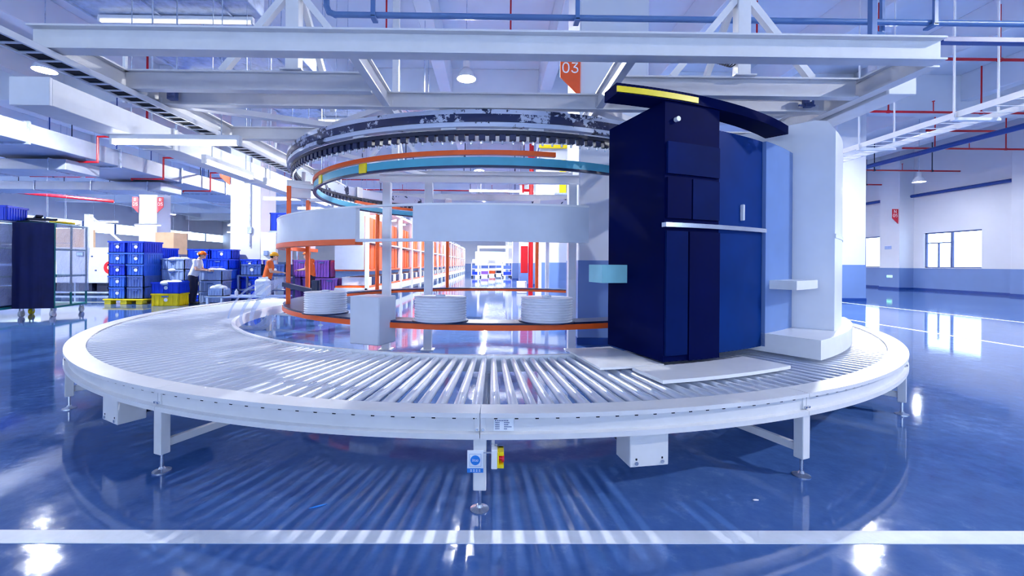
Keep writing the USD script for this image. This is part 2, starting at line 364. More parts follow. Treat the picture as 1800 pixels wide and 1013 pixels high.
# ------------------------------------------------------------------ lamps
def bay_lamp(x, y, label, z=6.5, glow='lamp_glow'):
    t = thing('high_bay_lamp', label, 'lamp', (x, y, z), group=None)
    part(t, 'reflector', lathe([(0.07, 0.30), (0.12, 0.28), (0.24, 0.10), (0.27, 0.0), (0.255, 0.0), (0.225, 0.10), (0.10, 0.265), (0.07, 0.285)], 28), 'white_gloss')
    part(t, 'ballast', lathe([(0, 0.30), (0.1, 0.30), (0.1, 0.48), (0.06, 0.52), (0, 0.52)], 20), 'white_paint')
    part(t, 'stem', cyl((0, 0, 0.52), (0, 0, 9.0 - z), 0.012), 'zinc')
    part(t, 'bulb', lathe([(0, -0.015), (0.07, 0.0), (0.10, 0.07), (0.07, 0.17), (0.04, 0.25), (0, 0.25)], 14), glow)
    return t
L0 = bay_lamp(-0.78, 12.1, 'glaring white high bay lamp hanging left of the P 03 sign')
LABS = {(-12.25, 11.9): 'white high bay lamp over the end of the left ceiling box', (10.6, 12.0): 'white high bay lamp behind the right end of the gantry frame'}
for (x, y), l in LABS.items(): dup(L0, (x, y, 6.5), label=l)
L1 = bay_lamp(21.6, 21.7, 'dim white high bay lamp above the right-hand windows', 5.65, 'lamp_glow_dim')
ORDN = ['first', 'second', 'third', 'fourth', 'fifth', 'sixth', 'seventh', 'eighth', 'ninth', 'tenth', 'eleventh', 'twelfth', 'thirteenth', 'fourteenth', 'fifteenth', 'sixteenth', 'seventeenth', 'eighteenth', 'nineteenth', 'twentieth']
ROWX = [-35.4, -23.9, -12.4, -0.9, 10.6, 22.1]
for j, y in enumerate((0.0, 12.0, 24.0, 36.0, 48.0, 60.0)):
    for i, x in enumerate(ROWX):
        if (j == 1 and i in (2, 3, 4)) or (j == 2 and i == 5) or (j == 5 and i not in (2, 3)) or (j == 0 and i not in (1, 4)): continue
        dup(L1 if i == 5 else L0, (x + .1, y, 6.5), label=f'white high bay lamp, {ORDN[i]} from the left in the {ORDN[j]} ceiling row from the camera')

def tube_light(L, rod, glow='tube_glow'):
    t = thing('tube_light', 'x', 'lamp', (0, 0, 0))
    part(t, 'batten', cb(-L / 2, L / 2, -.035, .035, 0.03, 0.09, .006), 'white_gloss')
    part(t, 'tube', cyl((-L / 2 + .02, 0, 0.0), (L / 2 - .02, 0, 0.0), 0.028, 10), glow)
    part(t, 'hanger', [cyl((q, 0, .08), (q, 0, .09 + rod), .006, 6) for q in (-L * .35, L * .35)], 'zinc')
    part(t, 'end_cap', [bx(-L / 2, -L / 2 + .03, -.03, .03, -.03, .04), bx(L / 2 - .03, L / 2, -.03, .03, -.03, .04)], 'white_paint')
    return t
TUBE = {}
def tube(L, x, y, z, rz, label, group=None, top=9.0, glow='tube_glow'):
    k = (L, round(top - z, 2), glow)
    if k not in TUBE:
        t = tube_light(L, top - z - .09, glow); TUBE[k] = t; tagp(t, label, None, group)
        UsdGeom.Xform(t).GetOrderedXformOps()[0].Set(Gf.Vec3d(x, y, z)); UsdGeom.Xform(t).GetOrderedXformOps()[1].Set(float(rz)); return t
    return dup(TUBE[k], (x, y, z), rz, label, group)

# ------------------------------------------------------------------ ring roller conveyor
rc = thing('ring_conveyor', 'huge white ring-shaped roller conveyor on short legs filling the foreground', 'conveyor')
A0 = -0.5
KS = range(-5, 5)          # rail sections; the ring stays open at the back
PROF = [(5.195, .535), (5.345, .535), (5.345, .511), (5.323, .511), (5.315, .43), (5.345, .424), (5.345, .395), (5.30, .395), (5.30, .517), (5.195, .523)]
IN = [(3.875, .54), (3.92, .54), (3.92, .40), (3.875, .40)]
for k in KS:
    a = A0 + 22.5 * k
    part(rc, 'outer_rail', arc(PROF, a + 0.02, a + 22.48, 16), 'white_paint', smooth=25)
for k in KS:
    a = A0 + 22.5 * k
    part(rc, 'inner_rail', arc(IN, a + 0.02, a + 22.48, 14), 'white_gloss', smooth=25)
NR = 187
for k in range(NR):
    a = A0 + 22.5 * KS[0] + 0.6 + 1.2 * k
    r0, r1 = 0.0225, 0.0325
    part(rc, 'roller', cyl(pol(3.925, a, .527 - r0), pol(5.19, a, .527 - r1), r0, 14, r1), 'roller_steel', smooth=40)
part(rc, 'axle_end', [polbox(5.31, 5.327, 0.019, .498, .508, A0 + 22.5 * KS[0] + 0.6 + 1.2 * k, .001) for k in range(NR)], 'dark_hole', kind='stuff', smooth=False)
for k in range(-5, 6):
    a = A0 + 22.5 * k
    part(rc, 'joint_plate', [polbox(5.315, 5.327, .028, .434, .505, a - .17, .001), polbox(5.315, 5.327, .028, .434, .505, a + .17, .001)], 'white_paint')
    part(rc, 'bolt', [cyl(pol(5.325, a + s, .445), pol(5.339, a + s, .445), .0075, 8) for s in (-.17, .17)], 'bright_steel')
    for (rr, nm) in ((5.30, 'leg'), (3.93, 'inner_leg')):
        lg = part(rc, nm, polbox(rr - .03, rr + .03, .07, .115, .40, a, .004), 'white_paint')
        ft = lathe([(0, 0), (.052, 0), (.052, .006), (.02, .018), (.014, .03), (.0105, .03), (.0105, .13), (0, .13)], 18, pol(rr, a))
        part(lg, 'levelling_foot', ft, 'bright_steel')
    part(rc, 'cross_brace', [polbox(3.95, 5.28, .035, .15, .20, a, .003), polbox(3.95, 5.28, .04, .35, .395, a, .003)], 'white_paint')
for a in (-75.0, -30.1, 9.8, 54.8, 95.0):
    mb = part(rc, 'motor_box', polbox(5.13, 5.30, .235, .20, .40, a, .004), 'white_paint')
    part(mb, 'keyhole', [polbox(5.298, 5.303, .01, .238, .25, a + s, .0015) for s in (-.85, .85)], 'dark_hole')
    part(mb, 'screw', [cyl(pol(5.295, a + s, .222), pol(5.306, a + s, .222), .011, 10) for s in (-.85, .85)], 'bright_steel')
    part(rc, 'drive_motor', cyl(pol(4.65, a, .28), pol(5.12, a, .28), .07, 16), 'cable_black')
# data plate, warning plate and emergency stop on the front leg
yF = CY - 5.343
pl = part(rc, 'data_plate', bx(0.012, 0.119, yF + 0.019, yF + 0.029, .436, .502), 'paper_white')
rows = []
for i, z in enumerate((.49, .479, .468, .457, .446)):
    if i == 0:
        rows.append(bx(.042 - .023, .047 - .023, yF + .018, yF + .0195, z - .003, z + .004)); rows += [bx(.052 + .009 * q - .023, .058 + .009 * q - .023, yF + .018, yF + .0195, z - .002, z + .003) for q in range(7)]
    else:
        rows += [bx(.043 + .006 * q - .023, .047 + .006 * q - .023, yF + .018, yF + .0195, z - .002, z + .003) for q in range(4)]
        rows += [bx(.09 + .006 * q - .023, .094 + .006 * q - .023, yF + .018, yF + .0195, z - .002, z + .003) for q in range((5, 4, 7, 3)[i - 1])]
part(pl, 'print', rows, 'frame_dark', smooth=False)
yL = CY - 5.33
sg = part(rc, 'warning_plate', cb(-.128, -.042, yL - .006, yL - .001, .217, .335, .001), 'paper_white', label='white and blue Stop plate on the front leg')
yS = yL - .0075
d = cyl((-.085, yS, .283), (-.085, yS + .003, .283), .026, 28); part(sg, 'disc', d, 'sign_blue')
part(sg, 'lettering', text('Stop', 0.012, at(-.085, yS - .0008, .278), 0.001), 'sign_white')
part(sg, 'frame_line', [bx(-.116, -.054, yS, yS + .002, .315, .3165), bx(-.116, -.054, yS, yS + .002, .25, .2515), bx(-.116, -.1145, yS, yS + .002, .25, .3165), bx(-.0555, -.054, yS, yS + .002, .25, .3165)], 'crate_grey')
part(sg, 'strip', bx(-.128, -.042, yS, yS + .002, .217, .24), 'sign_blue')
part(sg, 'strip_print', [m for q in range(4) for m in (bx(-.112 + .015 * q, -.102 + .015 * q, yS - .001, yS + .001, .231, .233), bx(-.112 + .015 * q, -.102 + .015 * q, yS - .001, yS + .001, .224, .226), bx(-.108 + .015 * q, -.106 + .015 * q, yS - .001, yS + .001, .222, .236))], 'sign_white', smooth=False)
es = part(rc, 'emergency_stop', cb(.0, .032, yL - .04, yL + .04, .25, .352, .003), 'white_gloss', label='white emergency stop box with yellow cover')
part(es, 'cover', [cb(.032, .04, yL - .04, yL + .04, .255, .34, .002), cb(.04, .066, yL + .02, yL + .04, .255, .34, .002), cb(.04, .066, yL - .04, yL + .04, .255, .275, .002), cb(.04, .066, yL - .04, yL + .04, .32, .34, .002)], 'yellow_paint')
part(es, 'button', [cyl((.04, yL - .012, .298), (.055, yL - .012, .298), .012, 14), cyl((.055, yL - .012, .298), (.068, yL - .012, .298), .02, 18)], 'button_red')
part(es, 'bracket', [bx(-.045, .0, yL - .002, yL + .01, .318, .322), bx(.0, .018, yL + .03, yL + .05, .352, .40)], 'bright_steel')

# ------------------------------------------------------------------ overhead gantry frame
def ibeam_x(x0, x1, y, z0, z1, w=0.085, t=0.014):
    return [bx(x0, x1, y - w / 2, y + w / 2, z1 - t, z1), bx(x0, x1, y - w / 2, y + w / 2, z0, z0 + t), bx(x0, x1, y - .006, y + .006, z0 + t, z1 - t)]
def ibeam_y(y0, y1, x, z0, z1, w=0.085, t=0.014):
    return [bx(x - w / 2, x + w / 2, y0, y1, z1 - t, z1), bx(x - w / 2, x + w / 2, y0, y1, z0, z0 + t), bx(x - .006, x + .006, y0, y1, z0 + t, z1 - t)]
gf = thing('gantry_frame', 'white steel beam grid hung from the ceiling above the ring', 'frame')
Z0, Z1 = 2.91, 3.09
part(gf, 'cross_beam', ibeam_x(-3.48, 3.44, 3.3, Z0, Z1, .12), 'white_paint')
part(gf, 'cross_beam', ibeam_x(-3.4, -1.14, 4.03, Z0, Z1), 'white_paint')
part(gf, 'cross_beam', ibeam_x(1.12, 3.4, 4.03, Z0, Z1), 'white_paint')
part(gf, 'cross_beam', ibeam_x(-3.4, 3.4, 4.42, Z0, Z1 - .02), 'white_paint')
for y in (5.65, 8.2, 10.9): part(gf, 'cross_beam', ibeam_x(-3.4, 3.4, y, Z0 + .01, Z1 - .01, .1), 'white_paint')
for x in (-3.42, 3.46): part(gf, 'side_beam', ibeam_y(3.37, 11.0, x, Z0, Z1, .11), 'white_paint')
for x in (-1.09, 1.07): part(gf, 'joist', ibeam_y(3.37, 5.6, x, Z0 + .005, Z1 - .005, .07), 'white_paint')
for (x, y) in ((-1.86, 4.03), (2.32, 4.03), (-1.86, 8.2), (2.32, 8.2)):
    part(gf, 'hanger_post', [cb(x - .06, x + .06, y - .05, y + .05, Z1, 7.6, .004), bx(x - .1, x + .1, y - .08, y + .08, Z1, Z1 + .012)], 'white_paint')
    for s in (-1, 1):
        part(gf, 'brace', bar((x + s * .66, y, Z1), (x + s * .03, y, 3.86), .06, .06, (0, 1, 0)), 'white_paint')
    part(gf, 'brace', bar((x, y + 1.0, Z1), (x, y + .03, 4.0), .055, .055, (1, 0, 0)), 'white_paint')
for (a, b) in (((-3.4, 4.45), (-1.1, 5.6)), ((3.36, 4.45), (1.1, 5.6)), ((-1.0, 4.45), (-2.4, 5.6)), ((1.0, 4.45), (2.4, 5.6)), ((-2.9, 5.75), (-1.2, 8.1)), ((2.9, 5.75), (1.2, 8.1))):
    part(gf, 'diagonal_tie', bar((*a, 2.96), (*b, 2.96), .1, .06), 'white_gloss')
part(gf, 'end_roller', [cyl((3.17, 4.34, 2.97), (3.17, 4.34, 3.04), .045, 14), cyl((3.08, 4.33, 2.955), (3.24, 4.33, 2.955), .012, 8), bx(3.14, 3.22, 4.31, 4.36, 2.94, 3.06)], 'frame_dark')
part(gf, 'end_roller', [cyl((-3.2, 4.34, 2.97), (-3.2, 4.34, 3.04), .045, 14), bx(-3.24, -3.16, 4.31, 4.36, 2.94, 3.06)], 'frame_dark')
part(gf, 'wire_coil', [trimesh.creation.torus(.05 + .006 * k, .006, 14, 6, transform=trimesh.transformations.translation_matrix([2.1 + .03 * k, 4.03, 3.28]) @ trimesh.transformations.rotation_matrix(1.3 + .1 * k, [0, 1, .2])) for k in range(6)], 'cable_black')
part(gf, 'wire_coil', [trimesh.creation.torus(.045, .005, 14, 6, transform=trimesh.transformations.translation_matrix([-2.12 + .016 * k, 4.03, 3.28]) @ trimesh.transformations.rotation_matrix(1.4, [0, 1, .15])) for k in range(4)], 'cable_black')

# hanging rail ring under the gantry
rr = thing('ring_rail', 'round overhead rail, white with scuffed dark running strip, under the gantry', 'rail')
part(rr, 'rail_band', arc([(3.20, 2.72), (3.27, 2.72), (3.27, 2.765), (3.265, 2.765), (3.265, 2.85), (3.27, 2.85), (3.27, 2.895), (3.20, 2.895)], 0, 360, 120), 'rail_scuffed', smooth=25)
part(rr, 'running_strip', arc(rect(3.264, 3.276, 2.768, 2.848), 0, 360, 120), 'strip_scuffed', label='scuffed dark navy strip', smooth=25)
part(rr, 'toothed_ring', arc(rect(3.15, 3.22, 2.66, 2.70), 0, 360, 120), 'cable_black', smooth=25)
for k in range(190):
    part(rr, 'guide_block', polbox(3.155, 3.215, .066, 2.60, 2.66, 360 / 190 * k, .003), 'navy_band')
part(rr, 'drop_pin', [cyl(pol(3.185, 360 / 190 * k, 2.565), pol(3.185, 360 / 190 * k, 2.60), .012, 6) for k in range(190)], 'bright_steel', kind='stuff')
part(rr, 'hanger_plate', [polbox(3.16, 3.24, .16, 2.70, 2.915, a, .003) for a in (-62, -27, -8, 8, 40, 62, 118, 160, 200, 242)], 'white_paint')

# rotating carousel
ro = thing('rotating_carousel', 'rotating ring frame with teal and orange hoops and orange posts inside the conveyor', 'machine')
part(ro, 'teal_hoop', arc(rect(2.87, 2.915, 2.41, 2.50), 0, 360, 96), 'teal_paint', smooth=25)
part(ro, 'dark_hoop', arc(rect(2.875, 2.92, 2.385, 2.41), 0, 360, 96), 'navy_band', smooth=25)
part(ro, 'orange_hoop', arc(rect(2.88, 2.925, 2.525, 2.575), -75, 14, 40), 'orange_paint', smooth=25)
part(ro, 'orange_hoop', arc(rect(2.88, 2.925, 2.525, 2.575), 120, 250, 60), 'orange_paint', smooth=25)
for a in (-33.0, -54, -118, -125, -132): part(ro, 'yellow_tag', arc(rect(2.914, 2.93, 2.395, 2.51), a, a + 2.4, 3), 'yellow_paint')
part(ro, 'panel', arc(rect(3.33, 3.39, 1.58, 1.91), -98, -25, 44), 'panel_grey', label='pale grey curved side panel', smooth=25)
part(ro, 'panel', arc(rect(3.33, 3.39, 1.58, 1.91), -13.5, 17, 24), 'panel_grey', label='pale grey curved front panel', smooth=25)
part(ro, 'rim', arc(rect(3.33, 3.395, 1.91, 1.93), -98, 17, 70), 'white_gloss', smooth=25)
part(ro, 'rim', arc(rect(3.33, 3.395, 1.55, 1.58), -25, 17, 36), 'panel_grey', smooth=25)
part(ro, 'orange_trim', arc(rect(3.28, 3.40, 1.52, 1.58), -98, -25, 44), 'orange_paint', smooth=25)
part(ro, 'lower_hoop', arc(rect(3.05, 3.32, .66, .715), 0, 360, 110), 'orange_paint', label='orange lower turning hoop', smooth=25)
part(ro, 'lower_deck', arc(rect(3.03, 3.31, .715, .735), 0, 360, 110), 'navy_band', smooth=25)
for a in (-64, -90, 95, 128, 160, 200, 232):
    part(ro, 'post', polbox(3.21, 3.27, .07, .73, 2.42, a, .005), 'orange_paint', label='orange upright post')
    part(ro, 'arm', polbox(2.88, 3.24, .05, 2.40, 2.46, a, .004), 'white_gloss')
part(ro, 'bracket', [polbox(2.95, 3.28, .09, 2.30, 2.56, -70, .006), cyl(pol(3.05, -70, 2.56), pol(3.05, -70, 2.70), .03)], 'white_gloss', label='white drive bracket with pins')
part(ro, 'counterweight', polbox(3.2, 3.5, .36, .50, .99, -21.5, .01), 'panel_grey', label='pale box hanging on the lower hoop')
part(ro, 'motor_arm', [bar(pol(3.3, -62, 1.02), pol(3.05, -48, .95), .05, .06), cyl(pol(3.05, -48, .8), pol(3.05, -48, 1.1), .05)], 'navy_band')
def drum(a, label, r=0.24):
    p = pol(3.18, a)
    t = thing('film_drum', label, 'drum', (p[0], p[1], .735))
    prof = [(0, 0.0), (r, 0.0)]
    for k in range(9): prof += [(r, .012 + .026 * k), (r - .008, .018 + .026 * k), (r - .008, .028 + .026 * k), (r, .034 + .026 * k)]
    prof += [(r, .25), (.05, .25), (.05, .27), (0, .27)]
    part(t, 'wound_film', lathe(prof, 36), 'film_white'); part(t, 'base_flange', lathe([(0, 0), (r + .02, 0), (r + .02, .012), (0, .012)], 36), 'navy_band')
drum(-38, 'ribbed white drum on the orange hoop, left of the pale box')
drum(-9.5, 'ribbed white drum on the orange hoop, front centre, right of the pale box', .27)
drum(10.5, 'ribbed white drum on the orange hoop, just left of the dark tower', .27)
# loose film streaming off the ring
def ribbon(pts, w, thick=0.004):
    pts = np.array(pts, float); out = []
    from scipy.interpolate import CubicSpline
    s = np.linspace(0, 1, len(pts)); q = CubicSpline(s, pts)(np.linspace(0, 1, 28))
    v, f = [], []
    for i, p in enumerate(q):
        d = q[min(i + 1, 27)] - q[max(i - 1, 0)]; d /= np.linalg.norm(d); sd = np.cross(d, [0.3, 1, 0.1]); sd /= np.linalg.norm(sd); nn = np.cross(sd, d)
        for a, b in ((-1, -1), (1, -1), (1, 1), (-1, 1)): v.append(p + sd * a * w / 2 + nn * b * thick / 2)
    for i in range(27):
        for j in range(4):
            a, b = i * 4 + j, i * 4 + (j + 1) % 4; f += [[a, b, b + 4], [a, b + 4, a + 4]]
    f += [[0, 2, 1], [0, 3, 2], [108, 109, 110], [108, 110, 111]]
    m = trimesh.Trimesh(v, f, process=False); trimesh.repair.fix_normals(m); return m
fs = thing('trailing_film', 'loose translucent film looping off the ring by the orange post', 'plastic film')
P1 = pol(3.3, -68, 1.06)
for (dx, dz, w) in ((-.05, 0, .05), (-.22, -.02, .03), (.1, .02, .07)):
    part(fs, 'strand', ribbon([P1 + [dx * .2, 0, dz], P1 + [-.25 + dx, -.1, -.12], P1 + [-.42 + dx, -.2, -.38], P1 + [-.44 + dx, -.22, -.6], P1 + [-.3 + dx * .6, -.2, -.68], P1 + [-.1 + dx * .3, -.15, -.5]], w), 'cling_film')

# dark tower and pale housing that ride over the conveyor
dt = thing('cabinet_tower', 'tall dark navy cabinet tower with yellow top stripe standing over the rollers', 'cabinet')
def seg(r0, r1, z0, z1, a0, a1, n=10): return arc(rect(r0, r1, z0, z1), a0, a1, n)
part(dt, 'body', seg(3.7, 4.48, .57, 2.62, 17.6, 25.0), 'tower_black', smooth=25)
part(dt, 'body_panel', seg(4.48, 4.50, .57, 1.60, 20.6, 24.9), 'tower_black')
part(dt, 'body_panel', seg(4.48, 4.50, .62, 1.60, 17.7, 20.4), 'tower_deep')
part(dt, 'body_panel', seg(4.48, 4.50, 1.70, 2.02, 21.0, 24.8), 'tower_deep')
part(dt, 'body_panel', seg(4.48, 4.50, 2.05, 2.3, 17.8, 24.8), 'tower_deep')
part(dt, 'body_panel', seg(4.48, 4.50, 1.70, 2.02, 17.8, 20.8), 'tower_black')
part(dt, 'side_body', seg(3.7, 4.47, .60, 2.46, 25.05, 33.4), 'tower_navy', label='blue right-hand side of the tower', smooth=25)
part(dt, 'canopy', seg(4.3, 4.5, 2.62, 2.70, 12.0, 40), 'tower_black', smooth=25)
part(dt, 'warning_stripe', seg(4.498, 4.51, 2.63, 2.675, 12.0, 21.5), 'yellow_paint', label='yellow stripe on canopy edge')
part(dt, 'belt_strip', seg(4.46, 4.512, 1.63, 1.665, 17.5, 33.4), 'bright_steel', label='steel strip round the tower')
part(dt, 'handle', polbox(4.46, 4.50, .02, 1.72, 1.86, 29, .005), 'white_gloss')
part(dt, 'indicator', cyl(pol(4.48, 18.9, 2.48), pol(4.515, 18.9, 2.48), .02, 14), 'white_gloss')
part(dt, 'bumper', seg(4.55, 4.92, .542, .566, 13.5, 28, 14), 'white_gloss', label='white curved bumper plate over the rollers', smooth=25)
part(dt, 'base_plate', seg(3.75, 4.5, .544, .56, 10.5, 17.5, 8), 'white_gloss', label='white base plate left of tower')
part(dt, 'side_panel', seg(3.75, 4.0, 1.17, 1.33, 14.0, 17.6, 5), 'turquoise_panel', label='pale turquoise box on the left side')
ph = thing('pale_housing', 'pale lavender curved housing right of the dark tower, over the rollers', 'housing')
part(ph, 'front_shell', seg(3.7, 4.5, .60, 2.46, 33.5, 42.0), 'tower_slate', label='slate blue part of shell', smooth=25)
part(ph, 'curved_shell', arc([(3.8, .60), (4.84, .60), (4.84, 2.62), (4.78, 2.72), (4.68, 2.75), (3.8, 2.75)], 42.1, 60, 20), 'tower_pale', smooth=25)
part(ph, 'shelf', seg(4.5, 4.72, 1.12, 1.20, 34.5, 41.5, 8), 'white_gloss')
part(ph, 'plinth', seg(3.75, 4.93, .555, .72, 33.5, 60, 20), 'white_gloss', label='white curved plinth', smooth=25)
part(ph, 'belt_strip', seg(4.82, 4.848, 1.60, 1.64, 42.1, 60, 20), 'white_gloss')

# inner portal standing inside the ring
ip = thing('inner_portal', 'white portal of three posts and a beam standing inside the ring', 'frame')
for x in (-1.63, -.99, 1.22):
    part(ip, 'post', cb(x - .06, x + .06, 6.6, 6.72, 0, 2.57, .005), 'white_gloss'); part(ip, 'foot_plate', bx(x - .1, x + .1, 6.56, 6.76, 0, .015), 'white_gloss')
part(ip, 'beam', ibeam_x(-1.75, 1.32, 6.66, 2.57, 2.70, .1), 'white_gloss')

# ------------------------------------------------------------------ ceiling services
def ladder(name_label, x0, x1, y0, y1, z, pitch, hr):
    t = thing('cable_ladder', name_label, 'cable tray')
    for x in (x0, x1): part(t, 'side_rail', cb(x - .012, x + .012, y0, y1, z, z + hr, .003), 'white_gloss')
    y = y0 + .05
    while y < y1: part(t, 'rung', cb(x0, x1, y - .011, y + .011, z + .004, z + .016, .002), 'white_gloss'); y += pitch
    return t
t = ladder('white cable ladder packed with dark cables along the left gantry beam', -3.50, -3.31, 2.6, 11.0, 2.85, .14, .05)
part(t, 'cable_bundle', [cyl((-3.48 + .03 * k, 2.6, 2.887), (-3.48 + .03 * k, 11.0, 2.887), .012, 8) for k in range(6)], 'cable_black', kind='stuff')
part(t, 'cable_bed', bx(-3.49, -3.32, 2.6, 11.0, 2.868, 2.874), 'dark_hole')
part(t, 'hanger', [bx(-3.54, -3.515, y, y + .03, 2.84, 3.3) for y in (4.15, 7.0, 10.0)], 'white_gloss')
t = ladder('white cable ladder slanting across the upper right, rungs bare', 8.25, 8.95, 2.5, 11.0, 4.0, .3, .11)
part(t, 'hanger', [bx(x - .012, x + .012, y, y + .024, 4.0, 7.95) for y in (5.5, 7.6, 9.6) for x in (8.2, 9.0)] + [bx(8.18, 9.02, y - .02, y + .06, 3.95, 4.0) for y in (5.5, 7.6, 9.6)], 'white_gloss')

t = thing('trunking_box', 'long white box trunking with square end, upper left', 'trunking')
part(t, 'body', cb(-4.57, -4.2, 4.15, 13.4, 2.8, 3.06, .005), 'machine_white'); part(t, 'end_cap', cb(-4.575, -4.195, 4.12, 4.15, 2.795, 3.065, .004), 'white_gloss')
part(t, 'strap', [bx(-4.59, -4.18, y, y + .06, 2.79, 3.07) for y in (5.7, 8.0, 10.5, 13)], 'white_paint')
part(t, 'hanger', [cyl((x, y, 3.06), (x, y, 7.9), .01, 6) for y in (5.73, 8.03, 10.53) for x in (-4.5, -4.18)], 'zinc')
t = thing('trunking_box', 'short white box trunking with square end, right of the gantry', 'trunking')
part(t, 'body', cb(3.53, 3.77, 3.85, 12.0, 2.88, 3.12, .005), 'machine_white'); part(t, 'end_cap', cb(3.525, 3.775, 3.82, 3.85, 2.875, 3.125, .004), 'white_gloss')
for i, y in enumerate((6.6, 8.2, 9.8, 11.4)):
    tube(1.2, -4.0, y, 2.72, 90, ['bright fluorescent tube under the left trunking, nearest one', 'second fluorescent tube under the left trunking, counted from the camera', 'third fluorescent tube under the left trunking', 'farthest fluorescent tube under the left trunking'][i])
tube(1.5, -3.72, 5.1, 2.72, 0, 'fluorescent tube running crosswise below the left trunking')

# galvanised duct pans with strip lights
for i, (y0, y1, x0, x1, l) in enumerate(((6.95, 7.45, -6.85, -3.95, 'nearest galvanised duct at top left of the ceiling'), (8.85, 9.65, -6.85, -3.95, 'second galvanised duct behind the upper left gantry'), (11.8, 12.5, -6.0, -1.5, 'third galvanised duct, low behind the gantry beams'))):
    t = thing('galvanised_duct', l, 'duct'); part(t, 'body', cb(x0, x1, y0, y1, 5.5, 5.9, .01), 'zinc')
    part(t, 'flange', [bx(x, x + .03, y0 - .03, y1 + .03, 5.47, 5.93) for x in np.arange(x0, x1, 1.2)], 'zinc')
    part(t, 'hanger', [cyl((x, y, 5.9), (x, y, 8.9), .012, 6) for x in (x0 + .4, x1 - .4) for y in (y0, y1)], 'zinc')
    tube(2.6, (x0 + x1) / 2, y1 - .06, 5.40, 0, 'strip light along the rear edge of the %s galvanised duct' % ('nearest', 'second', 'third')[i], top=5.51, glow='tube_faint')
# large supply duct on the left
t = thing('supply_duct', 'large flat grey air duct running back along the left ceiling', 'duct')
ylist = [7, 10.3, 13.6, 16.9, 20.2, 23.5, 26.8]
for a, b in zip(ylist[:-1], ylist[1:]): part(t, 'section', cb(-17.5, -14.5, a + .03, b - .03, 5.0, 5.6, .015), 'duct_grey')
for a in ylist: part(t, 'flange', bx(-17.56, -14.44, a - .03, a + .03, 4.94, 5.66), 'zinc')
part(t, 'hanger', [cyl((x, y, 5.6), (x, y, 8.9), .02, 6) for x in (-17.3, -14.7) for y in (8, 12, 17, 22, 26)], 'deep_blue_paint')
for i, (y, l) in enumerate(((11.6, 'nearest flat duct branch hanging under the large left duct'), (15.2, 'middle flat duct branch hanging under the large left duct'), (19.5, 'farthest flat duct branch hanging under the large left duct'))):
    t = thing('duct_branch', l, 'duct'); part(t, 'body', cb(-24.0, -14.9, y, y + 1.3, 4.5, 4.87, .01), 'duct_grey')
    part(t, 'flange', [bx(x, x + .04, y - .03, y + 1.33, 4.47, 4.90) for x in (-23, -20.5, -18, -15.5)], 'zinc')
for y, l in ((15.7, 'red sprinkler loop dropping round the large duct, nearest'), (18.8, 'red sprinkler loop dropping round the large duct, middle'), (21.9, 'red sprinkler loop dropping round the large duct, farthest')):
    single('sprinkler_loop', pipe([(-12.5, y, 8.97), (-12.5, y, 5.8), (-14.25, y, 5.8), (-14.25, y, 4.88), (-15.6, y, 4.88), (-15.6, y, 4.8)], .035), 'pipe_red', l, 'pipe')

# red sprinkler lines, blue pipes, conduits
RED = [(10.8, 6.6, -7.2, 18, 'red sprinkler pipe running just behind the gantry top beams'), (14.1, 6.45, 11.6, 27, 'red sprinkler pipe on the right, above the bare cable ladder'), (18.4, 6.45, 17.6, 27, 'red sprinkler pipe on the right, below the bare cable ladder'),
       (22.7, 6.45, -6, 27, 'red sprinkler pipe crossing behind the riser, above the hall windows'), (26.4, 6.4, -28, 27, 'red sprinkler pipe crossing the hall above the R 05 column'), (30.0, 6.4, -34, 27, 'farthest red sprinkler pipe over the right windows'), (20.9, 5.6, -34, -17.9, 'thick red main pipe crossing over the blue crates')]
for y, z, xa, xb, l in RED:
    t = thing('sprinkler_pipe', l, 'pipe'); r = .07 if 'thick' in l else .038
    part(t, 'run', cyl((xa, y, z), (xb, y, z), r, 10), 'pipe_red')
    xs = np.arange(xa + 1.4, xb, 3.1)
    for x in xs:
        part(t, 'hanger', [cyl((x, y, z), (x, y, 8.0), .022, 6), cyl((x - .04, y, z), (x + .04, y, z), r + .015, 10)], 'pipe_red' if y < 20 else 'cable_black')
    for x in xs[::2]: part(t, 'sprinkler_head', [cyl((x + 1.5, y, z + .35), (x + 1.5, y, z), .015, 6), cyl((x + 1.5, y, z + .35), (x + 1.5, y, z + .37), .04, 8)], 'pipe_red')
t = thing('sprinkler_zigzag', 'red pipe making a V turn under the bare cable ladder', 'pipe')
part(t, 'run', pipe([(18.9, 18.4, 6.45), (19.3, 16.0, 6.45), (16.2, 16.0, 6.45)], .04), 'pipe_red')
t = thing('pipe_main', 'long red main pipe angling back over the wrapped trolleys', 'pipe'); part(t, 'run', pipe([(-32, 21.8, 5.45), (-22.8, 26.2, 4.9)], .09), 'pipe_red')
t = thing('blue_pipe', 'pale blue pipe bending up left and running right above the gantry', 'pipe')
part(t, 'run', pipe([(-1.94, 5.0, 7.9), (-1.94, 5.0, 4.29), (-1.91, 5.0, 4.22), (-1.84, 5.0, 4.19), (9.5, 5.0, 4.19)], .034, 14), 'pipe_blue')
for x in (-1.39, 0.95, 5.1): part(t, 'hanger', [cb(x - .025, x + .025, 4.93, 4.96, 4.14, 7.9, .003), bx(x - .03, x + .03, 4.93, 5.06, 4.13, 4.155)], 'pipe_blue')
t = thing('blue_hanger', 'blue square hanger bracket above the right end of the gantry', 'bracket')
part(t, 'drop', [cb(4.03, 4.09, 4.57, 4.63, 3.8, 7.9, .004), cb(4.58, 4.62, 5.06, 5.10, 4.05, 7.9, .004)], 'pipe_blue'); part(t, 'arm', bar((4.06, 4.6, 3.83), (4.6, 5.08, 4.08), .05, .05), 'pipe_blue')
